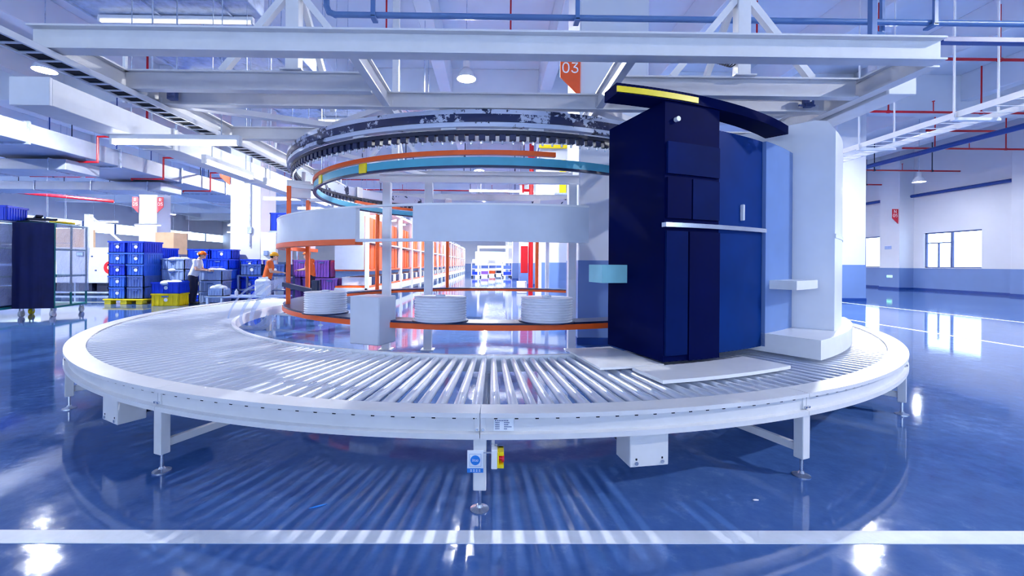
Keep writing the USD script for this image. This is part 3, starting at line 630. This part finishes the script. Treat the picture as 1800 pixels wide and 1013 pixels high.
single('blue_channel', cb(4.15, 6.2, 3.95, 4.02, 3.42, 3.47, .004), 'deep_blue_paint', 'dark blue steel channel at the upper right corner of the gantry', 'channel')
single('wall_conduit', cyl((X1 - .15, -2, 5.5), (X1 - .15, 60, 5.5), .09, 10), 'deep_blue_paint', 'dark blue conduit along the top of the right wall', 'conduit')
single('ceiling_conduit', cyl((18.0, 1, 6.15), (18.0, 20.8, 6.15), .1, 10), 'deep_blue_paint', 'dark blue conduit slanting below the bare cable ladder', 'conduit')
# red riser with hydrant cabinet
t = thing('fire_riser', 'bright red vertical fire riser pipe at the right of the far aisle', 'pipe', (1.63, 18.55, 0))
part(t, 'riser', cyl((0, 0, 0), (0, 0, 6.5), .1, 16), 'hydrant_red'); part(t, 'flange', [cyl((0, 0, z), (0, 0, z + .08), .16, 16) for z in (4.1, 5.0, 5.9)], 'hydrant_red')
part(t, 'valve', [cyl((-.35, 0, 4.5), (0, 0, 4.5), .06, 10), cyl((-.35, 0, 4.4), (-.35, 0, 4.75), .05, 10), lathe([(0, 0), (.2, 0), (.2, .02), (0, .02)], 16, (-.35, 0, 4.75))], 'hydrant_red')
single('hydrant_cabinet', cb(1.2, 1.5, 18.4, 18.65, 0.95, 2.1, .01), 'hydrant_red', 'red hydrant cabinet beside the vertical fire riser', 'cabinet')
t = thing('yellow_hoist', 'yellow hoist bracket high beside the white column in the aisle', 'hoist', (2.6, 16.2, 4.0))
part(t, 'mast', cb(-.12, .12, -.1, .1, 0, .95, .01), 'yellow_paint'); part(t, 'arm', [bar((-.9, 0, 1.75), (.15, 0, 1.75), .1, .12), bar((-.35, 0, 1.2), (.1, 0, 1.2), .1, .1)], 'yellow_paint'); part(t, 'stay', bar((-.9, 0, 1.7), (-1.1, 0, 1.0), .05, .05), 'frame_dark'); part(t, 'foot', bx(-.3, .4, -.12, .19, -.06, 0), 'zinc')
for i, (x, y, zz) in enumerate(((1.58, 14.97, 4.0), (1.49, 11.83, 3.1))):
    t = thing('aisle_post', ['white steel post right of the red riser, farther one', 'thin white steel post right of the red riser, nearer one'][i], 'post', (x, y, 0)); wv = (.1, .05)[i]
    part(t, 'shaft', cb(-wv, wv, -wv, wv, 0, zz, .005), 'white_gloss'); part(t, 'foot_plate', bx(-.15, .15, -.15, .15, 0, .015), 'zinc')

# ------------------------------------------------------------------ order picking racks along the aisle
def rack(label, y, group=None):
    t = thing('picking_rack', label, 'rack', (-4.1, y, 0), group=group); L = 2.5
    part(t, 'plinth', cb(-1.1, 0, 0, L, .22, .5, .01), 'white_gloss')
    for yy in (0.06, L - .06): part(t, 'post', cb(-.1, .02, yy - .06, yy + .06, 0, 3.6, .006), 'white_gloss')
    for z in (.5, 1.05, 2.0): part(t, 'shelf', cb(-1.1, .0, .1, L - .1, z, z + .06, .006), 'orange_paint' if z < 2 else 'white_gloss')
    for k in range(4):
        part(t, 'chute', cb(-1.0, -.12, .18 + .56 * k, .62 + .56 * k, 1.12, 1.95, .01), 'orange_paint')
        part(t, 'upper_bin', cb(-1.0, -.14, .18 + .56 * k, .62 + .56 * k, 2.1, 2.9, .01), 'orange_paint')
        part(t, 'tote', cb(-.9, -.03, .16 + .56 * k, .6 + .56 * k, .57, .85, .01), ('film_white', 'navy_band')[k % 2])
    part(t, 'end_panel', cb(-1.08, -.12, .0, .03, 1.1, 3.3, .005), 'panel_grey'); part(t, 'header', cb(-1.0, .02, 0, L, 3.3, 3.42, .006), 'white_gloss')
    return t
R0 = rack('nearest orange picking rack of the row behind the rotating ring', 14.2)
dup(R0, (-4.1, 16.8, 0), label='second orange picking rack of the row, behind the ring')
dup(R0, (-4.1, 19.4, 0), label='third orange picking rack of the row, behind the ring')
for k in range(3, 19): dup(R0, (-4.1, 14.2 + 2.6 * k, 0), label=f'{ORDN[k]} orange picking rack of the row, counted from the ring')
for k in range(14):
    tube(1.2, -4.7, 14.6 + 1.9 * k, 3.12, 0, f'{ORDN[k]} fluorescent tube over the picking racks, counted from the ring', top=3.3)
for k in range(8):
    tube(1.5, -7.2, 15 + 2.6 * k, 3.5, 0, f'{ORDN[k]} fluorescent tube hung high behind the picking racks, counted from the ring')
t = thing('aisle_portal', 'white portal frame across the end of the far aisle', 'frame', (0, 39, 0))
for x in (-1.3, 2.0): part(t, 'post', cb(x - .09, x + .09, -.09, .09, 0, 2.9, .01), 'white_gloss')
part(t, 'beam', cb(-1.4, 2.1, -.1, .1, 2.72, 2.95, .01), 'white_gloss')
# far aisle carts
def cart(x, y, c, label, group):
    t = thing('parts_cart', label, 'cart', (x, y, 0), group=group)
    part(t, 'frame', [bx(a - .03, a + .03, b - .03, b + .03, .15, 1.5) for a in (-.45, .45) for b in (-.3, .3)] + [bx(-.48, .48, -.33, .33, z, z + .05) for z in (.2, .8, 1.4)], 'white_paint')
    part(t, 'wheel', [cyl((a, b - .03, .08), (a, b + .03, .08), .08, 10) for a in (-.4, .4) for b in (-.28, .28)], 'black_rubber')
    for k, z in enumerate((.25, .85, 1.45)): part(t, 'tote', cb(-.38, .38, -.26, .26, z, z + .32, .01), (c, 'crate_slate', 'paper_white')[k])
for i in range(7):
    cart(-1.6 + .75 * i, 42 + 3 * ((i * 5) % 4), ('crate_blue', 'crate_purple', 'orange_paint', 'navy_band')[i % 4], f'{ORDN[i]} small loaded parts cart from the left at the far end of the aisle', None)
single('far_hydrant', [cyl((2.2, 40, 0.0), (2.2, 40, 2.6), .09, 12), cb(2.05, 2.4, 39.9, 40.2, .8, 1.5, .01)], 'hydrant_red', 'small red hydrant pipe at the far end of the aisle', 'hydrant')
single('bin_box', cb(1.1, 1.55, 19.5, 19.95, 0, .55, .02), 'paper_white', 'small white bin at the foot of the red riser', 'bin')

# ------------------------------------------------------------------ crates
def crate_mesh(w, d, h):
    """open-topped stacking crate with ribbed sides and a rolled rim; base centred at the origin"""
    t = .02; out = [bx(-w / 2, w / 2, -d / 2, d / 2, 0, .02)]
    for s in (-1, 1):
        out += [bx(s * w / 2, s * (w / 2 - t), -d / 2, d / 2, 0, h), bx(-w / 2, w / 2, s * d / 2, s * (d / 2 - t), 0, h)]
        for k in range(6):
            q = -w / 2 + w * (k + .5) / 6; out.append(bx(q - .012, q + .012, s * d / 2, s * (d / 2 + .012), .02, h - .05))
        for k in range(8):
            q = -d / 2 + d * (k + .5) / 8; out.append(bx(s * w / 2, s * (w / 2 + .012), q - .012, q + .012, .02, h - .05))
    rim = [bx(-w / 2 - .02, w / 2 + .02, s * (d / 2 + .02), s * (d / 2 - .02), h - .045, h) for s in (-1, 1)] + [bx(s * (w / 2 + .02), s * (w / 2 - .02), -d / 2 - .02, d / 2 + .02, h - .045, h) for s in (-1, 1)]
    return out, rim
CR = {}
def crate(x, y, z, mat, label, w=.52, d=.74, h=.355, rz=0, tag=True, goods=False, tagside=0, group=None):
    k = (mat, w, d, h, tag, goods, tagside)
    if k in CR: return dup(CR[k], (x, y, z), rz, label, group)
    t = thing('stacking_crate', label, 'crate', (x, y, z), rz, group); CR[k] = t
    body, rim = crate_mesh(w, d, h)
    part(t, 'body', body, mat, smooth=False); part(t, 'rim', rim, mat, smooth=False)
    part(t, 'handle', [bx(-.09, .09, -d / 2 - .025, -d / 2 - .012, h - .11, h - .07)], 'crate_slate')
    if tag:
        a = cyl((.02, -d / 2 - .018, h * .5), (.02, -d / 2 - .012, h * .5), .055, 9); part(t, 'tag', a, 'paper_white', label='white paper tag')
    if goods: part(t, 'parcel', [trimesh.creation.icosphere(subdivisions=2, radius=.13).apply_transform(np.diag([1.3, 1.5, .6, 1])).apply_translation([.1 * math.sin(3 * q), .2 * math.cos(2 * q), h - .03]) for q in range(5)], 'paper_white', kind='stuff')
    return t
BEFORE = {str(p.GetPath()) for p in stage.GetPrimAtPath('/World').GetChildren()}
pal = thing('plastic_pallet', 'yellow plastic pallet under the two tall crate stacks', 'pallet', (-10.98, 13.5, 0))
part(pal, 'deck', cb(-.62, .62, -.5, .5, .12, .16, .01), 'yellow_paint'); 
for a in (-.48, 0, .48):
    for b in (-.38, .38): part(pal, 'foot', cb(a - .1, a + .1, b - .1, b + .1, 0, .12, .01), 'yellow_paint')
ORD = ['bottom', 'second', 'middle', 'fourth', 'top']
for k in range(5):
    crate(-11.27, 13.5, .16 + .357 * k, ['crate_light_blue', 'crate_light_blue', 'crate_blue', 'crate_light_blue', 'crate_blue'][k], f'blue crate with white tag, {ORD[k]} of the left stack on the pallet')
    crate(-10.71, 13.5, .16 + .357 * k, ['crate_slate', 'crate_slate', 'crate_light_blue', 'crate_light_blue', 'crate_blue'][k], f'{"slate" if k < 2 else "blue"} crate, {ORD[k]} of the right stack on the pallet', tag=k > 1)
for k in range(5): crate(-11.1, 14.75, .357 * k, 'crate_blue', f'blue crate, {ORD[k]} of the half hidden stack behind the pallet')
# low stack in front: blue on yellow
crate(-9.42, 12.85, 0, 'yellow_paint', 'bright yellow crate on the floor by the conveyor, under a blue one', w=.74, d=.52, h=.37, rz=8)
crate(-9.42, 12.85, .372, 'crate_blue', 'vivid blue crate of wrapped goods standing on the yellow crate', w=.74, d=.52, h=.34, rz=8, goods=True)
# grey translucent stack between
for k in range(4):
    crate(-9.98, 13.95, .357 * k, ['crate_blue', 'crate_blue', 'crate_grey', 'crate_grey'][k], ['blue crate at the bottom of the stack behind the yellow crate', 'second blue crate of the stack behind the yellow crate', 'grey crate of goods, third up behind the yellow crate', 'grey crate of goods, topmost behind the yellow crate'][k], w=.74, d=.5, tag=False, goods=k > 1)
for k in range(4): crate(-9.15, 14.9, .357 * k, 'crate_blue' if k % 2 else 'crate_light_blue', f'blue crate, {["bottom", "second", "third", "top"][k]} of the stack behind the worker in white', w=.74, d=.5, tag=False)
for k in range(3):
    crate(-8.75, 13.9, .357 * k, 'crate_grey', f'grey crate, {["bottom", "middle", "top"][k]} of the stack the worker in white leans over', w=.74, d=.5, tag=False, goods=k == 2)
for k in range(5): crate(-10.3, 15.6, .357 * k, 'crate_blue', f'blue crate, {ORD[k]} of the tall stack left of the wide column', w=.74, d=.5)
for k in range(5): crate(-9.5, 15.65, .357 * k, 'crate_blue', f'blue crate, {ORD[k]} of the tall stack against the wide column', w=.74, d=.5)
for k in range(4): crate(-8.35, 15.4, .357 * k, 'crate_blue', f'blue crate, {["bottom", "second", "third", "top"][k]} of the stack right of the wide column foot', w=.6, d=.5)
# cardboard cartons
def carton(x, y, z, w, d, h, label):
    t = thing('cardboard_carton', label, 'carton', (x, y, z)); part(t, 'box', cb(-w / 2, w / 2, -d / 2, d / 2, 0, h, .006), 'cardboard')
    part(t, 'tape', [bx(-.03, .03, -d / 2 - .002, d / 2 + .002, h - .002, h + .002), bx(-.03, .03, -d / 2 - .003, -d / 2, h * .75, h)], 'cardboard')
    part(t, 'print', bx(-w * .35, w * .35, -d / 2 - .003, -d / 2, h * .2, h * .23), 'frame_dark')
carton(-13.2, 18.0, 1.62, .75, .8, .9, 'tan cardboard carton raised behind the grey crates')
single('pallet_shelf', [bx(-13.7, -12.5, 17.5, 18.5, 1.54, 1.62)] + [bx(a, a + .08, b, b + .08, 0, 1.54) for a in (-13.7, -12.58) for b in (17.5, 18.42)], 'frame_dark', 'dark steel shelf frame holding the tan carton', 'shelf')
# big packing machine at the left
t = thing('packing_machine', 'white cabinet machine with small screen behind the trolley', 'machine', (-16.0, 16.8, 0))
part(t, 'cabinet', cb(-1.4, 1.3, 0, 1.4, .45, 1.85, .02), 'machine_white'); part(t, 'plinth', [bx(-1.4 + .7 * k, -.9 + .7 * k, .1, 1.3, .12, .45) for k in range(4)], 'cable_black')
part(t, 'rail', [bx(-1.5, 1.4, -.05, .05, .05, .12), bx(-1.5, 1.4, 1.3, 1.4, .05, .12)] + [bx(a, a + .06, 0, 1.35, 0, .5) for a in (-1.45, -.1, 1.3)], 'zinc')
part(t, 'screen_bezel', cb(-.0, .28, -.03, 0, 1.5, 1.68, .005), 'frame_dark'); part(t, 'screen', bx(.03, .25, -.035, -.03, 1.53, 1.65), 'screen_glow'); part(t, 'knob', [cyl((q, -.03, z), (q, 0, z), .03, 10) for q, z in ((.6, 1.5), (.75, .95))], 'frame_dark')
part(t, 'stay', bar((.1, .5, 3.1), (1.6, .5, 1.85), .06, .06), 'white_gloss'); part(t, 'mast', bx(-.1, .08, .4, .6, 1.85, 3.2), 'white_gloss')
carton(-16.85, 17.5, 1.86, 1.05, .9, .75, 'tan cardboard carton lying on the white packing machine')
t = thing('hose_reel', 'red round reel between the packing machine and blue crates', 'reel', (-14.35, 16.4, 1.07))
part(t, 'disc', cyl((0, 0, 0), (0, .15, 0), .25, 24), 'hydrant_red'); part(t, 'hub', cyl((0, -.04, 0), (0, 0, 0), .08, 16), 'paper_white'); part(t, 'stand', bx(-.05, .05, .06, .12, -1.07, 0), 'frame_dark')

def shift_new(before, dx, dy):
    for p in stage.GetPrimAtPath('/World').GetChildren():
        if str(p.GetPath()) in before or p.GetName() == 'Looks': continue
        x = UsdGeom.Xformable(p); ops = [o for o in x.GetOrderedXformOps() if o.GetOpType() == UsdGeom.XformOp.TypeTranslate]
        o = ops[0] if ops else x.AddTranslateOp(); v = o.Get() or Gf.Vec3d(0, 0, 0); o.Set(Gf.Vec3d(v[0] + dx, v[1] + dy, v[2]))
shift_new(BEFORE, -.32, .32)
# ------------------------------------------------------------------ roll cage trolleys
def trolley(x, y, label, curtain, wheelmat):
    t = thing('roll_trolley', label, 'trolley', (x, y, 0), 15); W, D, H = (.75 if curtain else .95), 1.2, 2.2; r = .022
    part(t, 'deck', cb(0, W, 0, D, .2, .25, .005), 'trolley_green')
    for a in (0.02, W - .02):
        for b in (0.02, D - .02): part(t, 'upright', cyl((a, b, .22), (a, b, H), r, 10), 'trolley_green')
    part(t, 'mid_upright', cyl((W - .02, D / 2, .22), (W - .02, D / 2, H), r, 10), 'trolley_green')
    for z in (.95, 1.6, H): part(t, 'rail', [cyl((.02, .02, z), (.02, D - .02, z), r, 8), cyl((W - .02, .02, z), (W - .02, D - .02, z), r, 8), cyl((.02, D - .02, z), (W - .02, D - .02, z), r, 8)] + ([cyl((.02, .02, z), (W - .02, .02, z), r, 8)] if z == H else []), 'trolley_green')
    for a in (.08, W - .08):
        for b in (.08, D - .08):
            wv = part(t, 'caster', [cyl((a - .025, b, .075), (a + .025, b, .075), .075, 18)], wheelmat); part(wv, 'fork', [bx(a - .035, a - .03, b - .02, b + .02, .07, .2), bx(a + .03, a + .035, b - .02, b + .02, .07, .2)], 'zinc')
    return t, W, D, H
def sheet(fn, nu, nv, thick):
    v = np.array([fn(i / nu, j / nv) for i in range(nu + 1) for j in range(nv + 1)]); f = []
    for i in range(nu):
        for j in range(nv):
            a = i * (nv + 1) + j; f += [[a, a + 1, a + nv + 2], [a, a + nv + 2, a + nv + 1]]
    m = trimesh.Trimesh(v, f, process=False); n = m.vertex_normals * thick
    N = len(v); v2 = np.vstack([v + n, v - n]); f2 = np.vstack([np.array(f), np.array(f)[:, ::-1] + N]); return trimesh.Trimesh(v2, f2, process=False)
t, W, D, H = trolley(-11.05, 10.1, 'green tube trolley with dark navy curtain across its front', True, 'film_white')
part(t, 'curtain', sheet(lambda u, v: np.array([-.02 + u * (W + .02), -.045 + .018 * math.sin(u * 21) * (1 - .5 * v), .21 + v * 2.0]), 48, 4, .006), 'curtain_navy', label='dark navy hanging curtain')
part(t, 'film_wrap', sheet(lambda u, v: np.array([W + .03 + .012 * math.sin(9 * u + 7 * v), u * D, .55 + v * 1.66]), 20, 20, .002), 'cling_film')
part(t, 'top_sheet', sheet(lambda u, v: np.array([u * W, v * D, H + .03 + .05 * math.sin(5 * u) * math.sin(4 * v + .5)]), 14, 14, .006), 'navy_band')
single('folded_sheet', [bar((-11.1, 10.4, 2.31), (-10.8, 10.8, 2.33), .3, .05), bar((-11.2, 10.7, 2.34), (-10.9, 10.5, 2.40), .12, .04)], 'cable_black', 'dark folded sheet lying on top of the curtained trolley', 'sheet')
single('yellow_tray', cb(-11.2, -10.9, 11.0, 11.4, 2.27, 2.32, .01), 'yellow_paint', 'yellow tray on top of the curtained trolley', 'tray')
t, W, D, H = trolley(-11.92, 9.47, 'film-wrapped trolley at the left edge of the picture with yellow casters', False, 'yellow_paint')
for k, z in enumerate((.26, .75, 1.25, 1.72)): part(t, 'load', cb(.08, W - .08, .08, D - .1, z, z + .44, .03), ('crate_slate', 'crate_grey', 'crate_slate', 'crate_grey')[k])
part(t, 'film_wrap', sheet(lambda u, v: np.array([-.02 + u * (W + .04), -.03 + .014 * math.sin(11 * u + 17 * v), .3 + v * 1.92]), 20, 20, .002), 'cling_film')
part(t, 'film_side', sheet(lambda u, v: np.array([W + .03 + .012 * math.sin(9 * u + 13 * v), u * D, .3 + v * 1.92]), 20, 20, .002), 'cling_film')
crate(-11.55, 10.15, 2.24, 'crate_blue', 'blue crate on top of the film-wrapped trolley at the left edge', w=.8, d=.6, h=.34, tag=False, rz=15)

# ------------------------------------------------------------------ work bench behind the conveyor
t = thing('work_bench', 'low grey bench with packing goods behind the left of the conveyor', 'bench', (-6.9, 11.3, 0), 0)
part(t, 'top', cb(-.4, 1.5, -.3, .4, .41, .45, .006), 'crate_grey'); 
for a in (-.38, 1.42):
    for b in (-.25, .33): part(t, 'leg', bx(a, a + .05, b, b + .05, 0, .41), 'zinc')
t = thing('jerrycan', 'big white plastic can standing on the bench', 'can', (-5.95, 11.25, .45))
part(t, 'body', cb(-.17, .17, -.12, .12, 0, .44, .05), 'paper_white'); part(t, 'handle', bar((-.1, 0, .46), (.1, 0, .46), .04, .05), 'paper_white'); part(t, 'cap', cyl((.1, 0, .44), (.1, 0, .5), .03, 12), 'paper_white')
t = thing('goods_basket', 'translucent basket of white packets at the bench end', 'basket', (-7.05, 11.2, .45)); part(t, 'body', crate_mesh(.4, .3, .2)[0], 'crate_grey', smooth=False)
part(t, 'packet', [trimesh.creation.icosphere(subdivisions=2, radius=.1).apply_transform(np.diag([1.2, .8, .7, 1])).apply_translation([-.1 + .1 * q, 0, .2 + .03 * (q % 2)]) for q in range(3)], 'paper_white')
single('spray_bottle', lathe([(0, 0), (.04, 0), (.04, .12), (.018, .15), (.018, .18), (0, .18)], 16, (-6.6, 11.2, .45)), 'film_white', 'small white bottle on the bench between basket and can', 'bottle')
for i, (x, l) in enumerate(((-7.75, 'left grey tote on the rack behind the white can'), (-7.0, 'right grey tote on the rack behind the white can'))):
    crate(x, 14.2, .9, 'crate_slate', l, w=.68, d=.5, h=.36)
single('tote_rack', [bx(-8.2, -6.6, 13.95, 14.5, .86, .9), bx(-8.2, -6.6, 13.95, 14.5, .4, .44)] + [bx(a, a + .05, b, b + .05, 0, .86) for a in (-8.2, -6.65) for b in (13.95, 14.45)], 'frame_dark', 'dark grey steel rack carrying two grey totes', 'rack')
t = thing('notice_board', 'white board hung below the blue tilted crate', 'board', (-7.75, 14.9, 1.4)); part(t, 'panel', cb(-.22, .3, 0, .03, 0, .95, .005), 'paper_white'); part(t, 'dispenser', cb(-.08, .06, -.08, 0, .15, .32, .01), 'crate_grey'); part(t, 'stand', [bx(-.2, -.16, .03, .07, -1.4, .95), bx(.24, .28, .03, .07, -1.4, .95)], 'zinc')
crate(-7.35, 15.3, 2.42, 'crate_blue', 'blue crate held up high beside the wide column', w=.74, d=.5, h=.62, tag=False)
single('crate_stand', [bx(-7.75, -6.95, 15.05, 15.55, 2.36, 2.42)] + [bx(a, a + .06, b, b + .06, 0, 2.36) for a in (-7.75, -7.01) for b in (15.05, 15.49)], 'zinc', 'tall thin stand under the raised blue crate', 'stand')
for k in range(3):
    crate(-6.75 + .62 * k, 14.9, 0.0, 'crate_purple', f'purple crate on the floor behind the orange post, {["left", "middle", "right"][k]} one', w=.58, d=.5, h=.8, tag=False)
for k in range(2):
    crate(-6.45 + .66 * k, 14.9, .81, 'crate_purple', f'purple crate stacked on the floor crates, {["left", "right"][k]} one', w=.58, d=.5, h=.6, tag=False)

# ------------------------------------------------------------------ people
def limb(chain, refine=.03):
    out = []
    for (p, r), (q, s) in zip(chain[:-1], chain[1:]):
        a = m3.Manifold.sphere(r, 16).translate(tuple(p)); b = m3.Manifold.sphere(s, 16).translate(tuple(q)); out.append(m3.Manifold.batch_hull([a, b]))
    return out
def solid(parts, edge=.03, it=6):
    m = m3.Manifold.batch_boolean(parts, m3.OpType.Add).refine_to_length(edge); q = m.to_mesh()
    t = trimesh.Trimesh(q.vert_properties[:, :3], q.tri_verts, process=True); trimesh.smoothing.filter_taubin(t, iterations=it); return t
def ell(c, r): return m3.Manifold.sphere(1.0, 24).scale(tuple(r)).translate(tuple(c))
def person(x, y, rz, label, shirt, helmet, lean=.16, H=1.66):
    """faces +x in its own frame, bent a little forward, forearms out in front"""
    t = thing('person', label, 'person', (x, y, 0), rz); s = H / 1.70
    V = lambda a, b, c: np.array([a, b, c]) * s
    hip, chest, neck, head = V(0, 0, .90), V(lean * .75, 0, 1.24), V(lean * 1.1, 0, 1.45), V(lean * 1.1 + .09, 0, 1.56)
    body, sh, tr, shoe = [], [], [], []
    body += limb([(hip, .12 * s), (chest, .13 * s)]) + limb([(chest, .1 * s), (neck, .05 * s), (head - V(.02, 0, .03), .055 * s)])
    body += [ell(head, (.095 * s, .075 * s, .115 * s)), ell(head + V(.1, 0, -.015), (.02 * s, .014 * s, .022 * s)), ell(head + V(.06, 0, -.07), (.035 * s, .035 * s, .035 * s))]
    for e in (-1, 1):
        body.append(ell(head + V(-.005, e * .075, -.01), (.022 * s, .012 * s, .032 * s)))
        S, E, Wr = chest + V(.0, e * .175, .14), chest + V(.06, e * .21, -.13), chest + V(.28, e * .13, -.16)
        body += limb([(S, .055 * s), (E, .042 * s), (Wr, .03 * s)])
        dirn = V(.08, -e * .015, .0)
        palm = Wr + dirn * .8; body += [m3.Manifold.batch_hull([m3.Manifold.sphere(.024 * s, 12).translate(tuple(Wr)), ell(palm, (.04 * s, .036 * s, .018 * s))])]
        for k in range(4):
            b0 = palm + V(.03, (k - 1.5) * .02, 0); b1 = b0 + V(.035 + .006 * (k in (1, 2)), 0, -.012); b2 = b1 + V(.012, 0, -.028); body += limb([(b0, .0095 * s), (b1, .009 * s), (b2, .008 * s)])
        th = palm + V(-.01, -e * .03, .0); body += limb([(th, .011 * s), (th + V(.025, -e * .02, -.012), .01 * s), (th + V(.045, -e * .015, -.022), .008 * s)])
        sh += limb([(S, .072 * s), (S * .45 + E * .55, .06 * s)])
        hp, kn, an = hip + V(0, e * .085, -.02), V(.03, e * .09, .48), V(-.02, e * .09, .09)
        body += limb([(hp, .08 * s), (kn, .052 * s), (an, .04 * s)])
        tr += limb([(hp, .105 * s), (kn, .072 * s), (an + V(0, 0, .02), .058 * s)])
        shoe += [m3.Manifold.batch_hull([ell(an + V(0, 0, -.045), (.05 * s, .042 * s, .04 * s)), ell(an + V(.13, 0, -.062), (.05 * s, .042 * s, .026 * s))])]
    sh += [m3.Manifold.batch_hull([ell(hip + V(.0, 0, .0), (.135 * s, .175 * s, .06 * s)), ell(chest, (.13 * s, .18 * s, .1 * s))]), m3.Manifold.batch_hull([ell(chest, (.13 * s, .18 * s, .1 * s)), ell(chest + V(.01, 0, .13), (.085 * s, .19 * s, .06 * s)), ell(neck - V(.01, 0, .02), (.06 * s, .07 * s, .02 * s))])]
    tr += [ell(hip + V(0, 0, -.03), (.125 * s, .165 * s, .12 * s))]
    b = part(t, 'body', solid(body, .02, 4), 'skin', smooth=True)
    part(b, 'eye', [trimesh.creation.icosphere(subdivisions=1, radius=.011 * s).apply_translation(head + V(.086, e * .032, .012)) for e in (-1, 1)], 'hair_dark')
    part(b, 'mouth', cyl(head + V(.088, -.02, -.055), head + V(.088, .02, -.055), .006 * s, 6), 'button_red')
    part(t, 'shirt', solid(sh, .035, 8), shirt, smooth=True); part(t, 'trousers', solid(tr, .035, 8), 'trousers_navy', smooth=True); part(t, 'shoes', solid(shoe, .03, 4), 'shoe_dark', smooth=True)
    hair = ell(head + V(-.02, 0, .02), (.095 * s, .083 * s, .105 * s)) - m3.Manifold.cube((1, 1, 1)).translate(tuple(head + V(.02, -.5 / s, -1.02)))
    part(t, 'hair', solid([hair], .02, 2), 'hair_dark', smooth=True)
    dome_ = ell(head + V(-.005, 0, .045), (.125 * s, .105 * s, .105 * s)) - m3.Manifold.cube((1, 1, 1)).translate(tuple(head + np.array([-.5, -.5, -.975])))
    brim = m3.Manifold.batch_hull([ell(head + V(.0, 0, .035), (.13 * s, .11 * s, .01 * s)), ell(head + V(.1, 0, .03), (.075 * s, .08 * s, .008 * s))])
    part(t, 'helmet', solid([dome_, brim], .02, 2), helmet, smooth=True)
    return t
person(-9.43, 13.7, 10, 'person in white T-shirt, dark trousers and orange helmet bending over the grey crates', 'shirt_white', 'helmet_orange', lean=.16)
person(-6.55, 12.6, 20, 'person in orange top and amber helmet behind the orange post', 'shirt_orange', 'helmet_yellow', lean=.1, H=1.62)
person(-5.9, 14.1, 180, 'person in orange clothes farther back among the purple crates', 'shirt_orange', 'helmet_orange', lean=.05, H=1.7)
single('paper_sheet', bar((-8.9, 13.79, 1.15), (-8.63, 13.84, 1.17), .3, .01), 'paper_white', 'white sheet held by the worker in white', 'paper')

# ------------------------------------------------------------------ small things on the right wall and floor
t = thing('exit_sign', 'small green lit exit sign low on the right wall', 'sign', (X1 - .85, 25.6, .68)); part(t, 'case', cb(-.03, 0, 0, .38, 0, .16, .005), 'white_gloss'); part(t, 'face', bx(-.034, -.03, .02, .36, .02, .14), 'exit_glow')
single('wall_notice', cb(X1 - .9, X1 - .85, 25.7, 26.1, 2.4, 2.6, .004), 'crate_grey', 'small grey notice plate under the N 05 sign', 'notice')
def chip(x, y, w, d, label, mat='paper_white', rz=0):
    m = meshkit.arrays(trimesh.creation.icosphere(subdivisions=1, radius=1))[0]; m = trimesh.convex.convex_hull(m * [w, d, .004] + [0, 0, .004]); m.apply_transform(trimesh.transformations.rotation_matrix(rz, [0, 0, 1])); m.apply_translation([x, y, 0])
    single('paper_scrap', m, mat, label, 'scrap')
chip(-.94, 2.36, .05, .006, 'pale blue curled strap scrap on the floor left of the front leg', 'sign_blue', .5)
chip(-.42, 1.82, .012, .007, 'tiny white scrap in front of the line, left of the front leg')
chip(.48, 1.79, .014, .006, 'tiny white scrap in front of the line, right of the front leg')
chip(.62, 1.82, .016, .007, 'tiny crumpled scrap in front of the line, farther right')
chip(1.5, 2.43, .018, .007, 'tiny pale scrap behind the line near the right leg')

for k in range(9):
    tube(2.6, 0.2, 19.5 + 5.2 * k, 4.6, 0, f'{ORDN[k]} fluorescent tube hung across the far aisle, counted from the ring')
# far lights at left
for k, (x, y) in enumerate(((-19, 24), (-19.8, 22.2), (-24, 24), (-13.6, 23.5), (-12.5, 22), (-17, 29), (-21.5, 30), (-27, 27), (-13, 29), (-30, 24))):
    tube(1.5, x, y, 3.3, 0, f'{ORDN[k]} of the fluorescent tubes hanging over the far left work area')
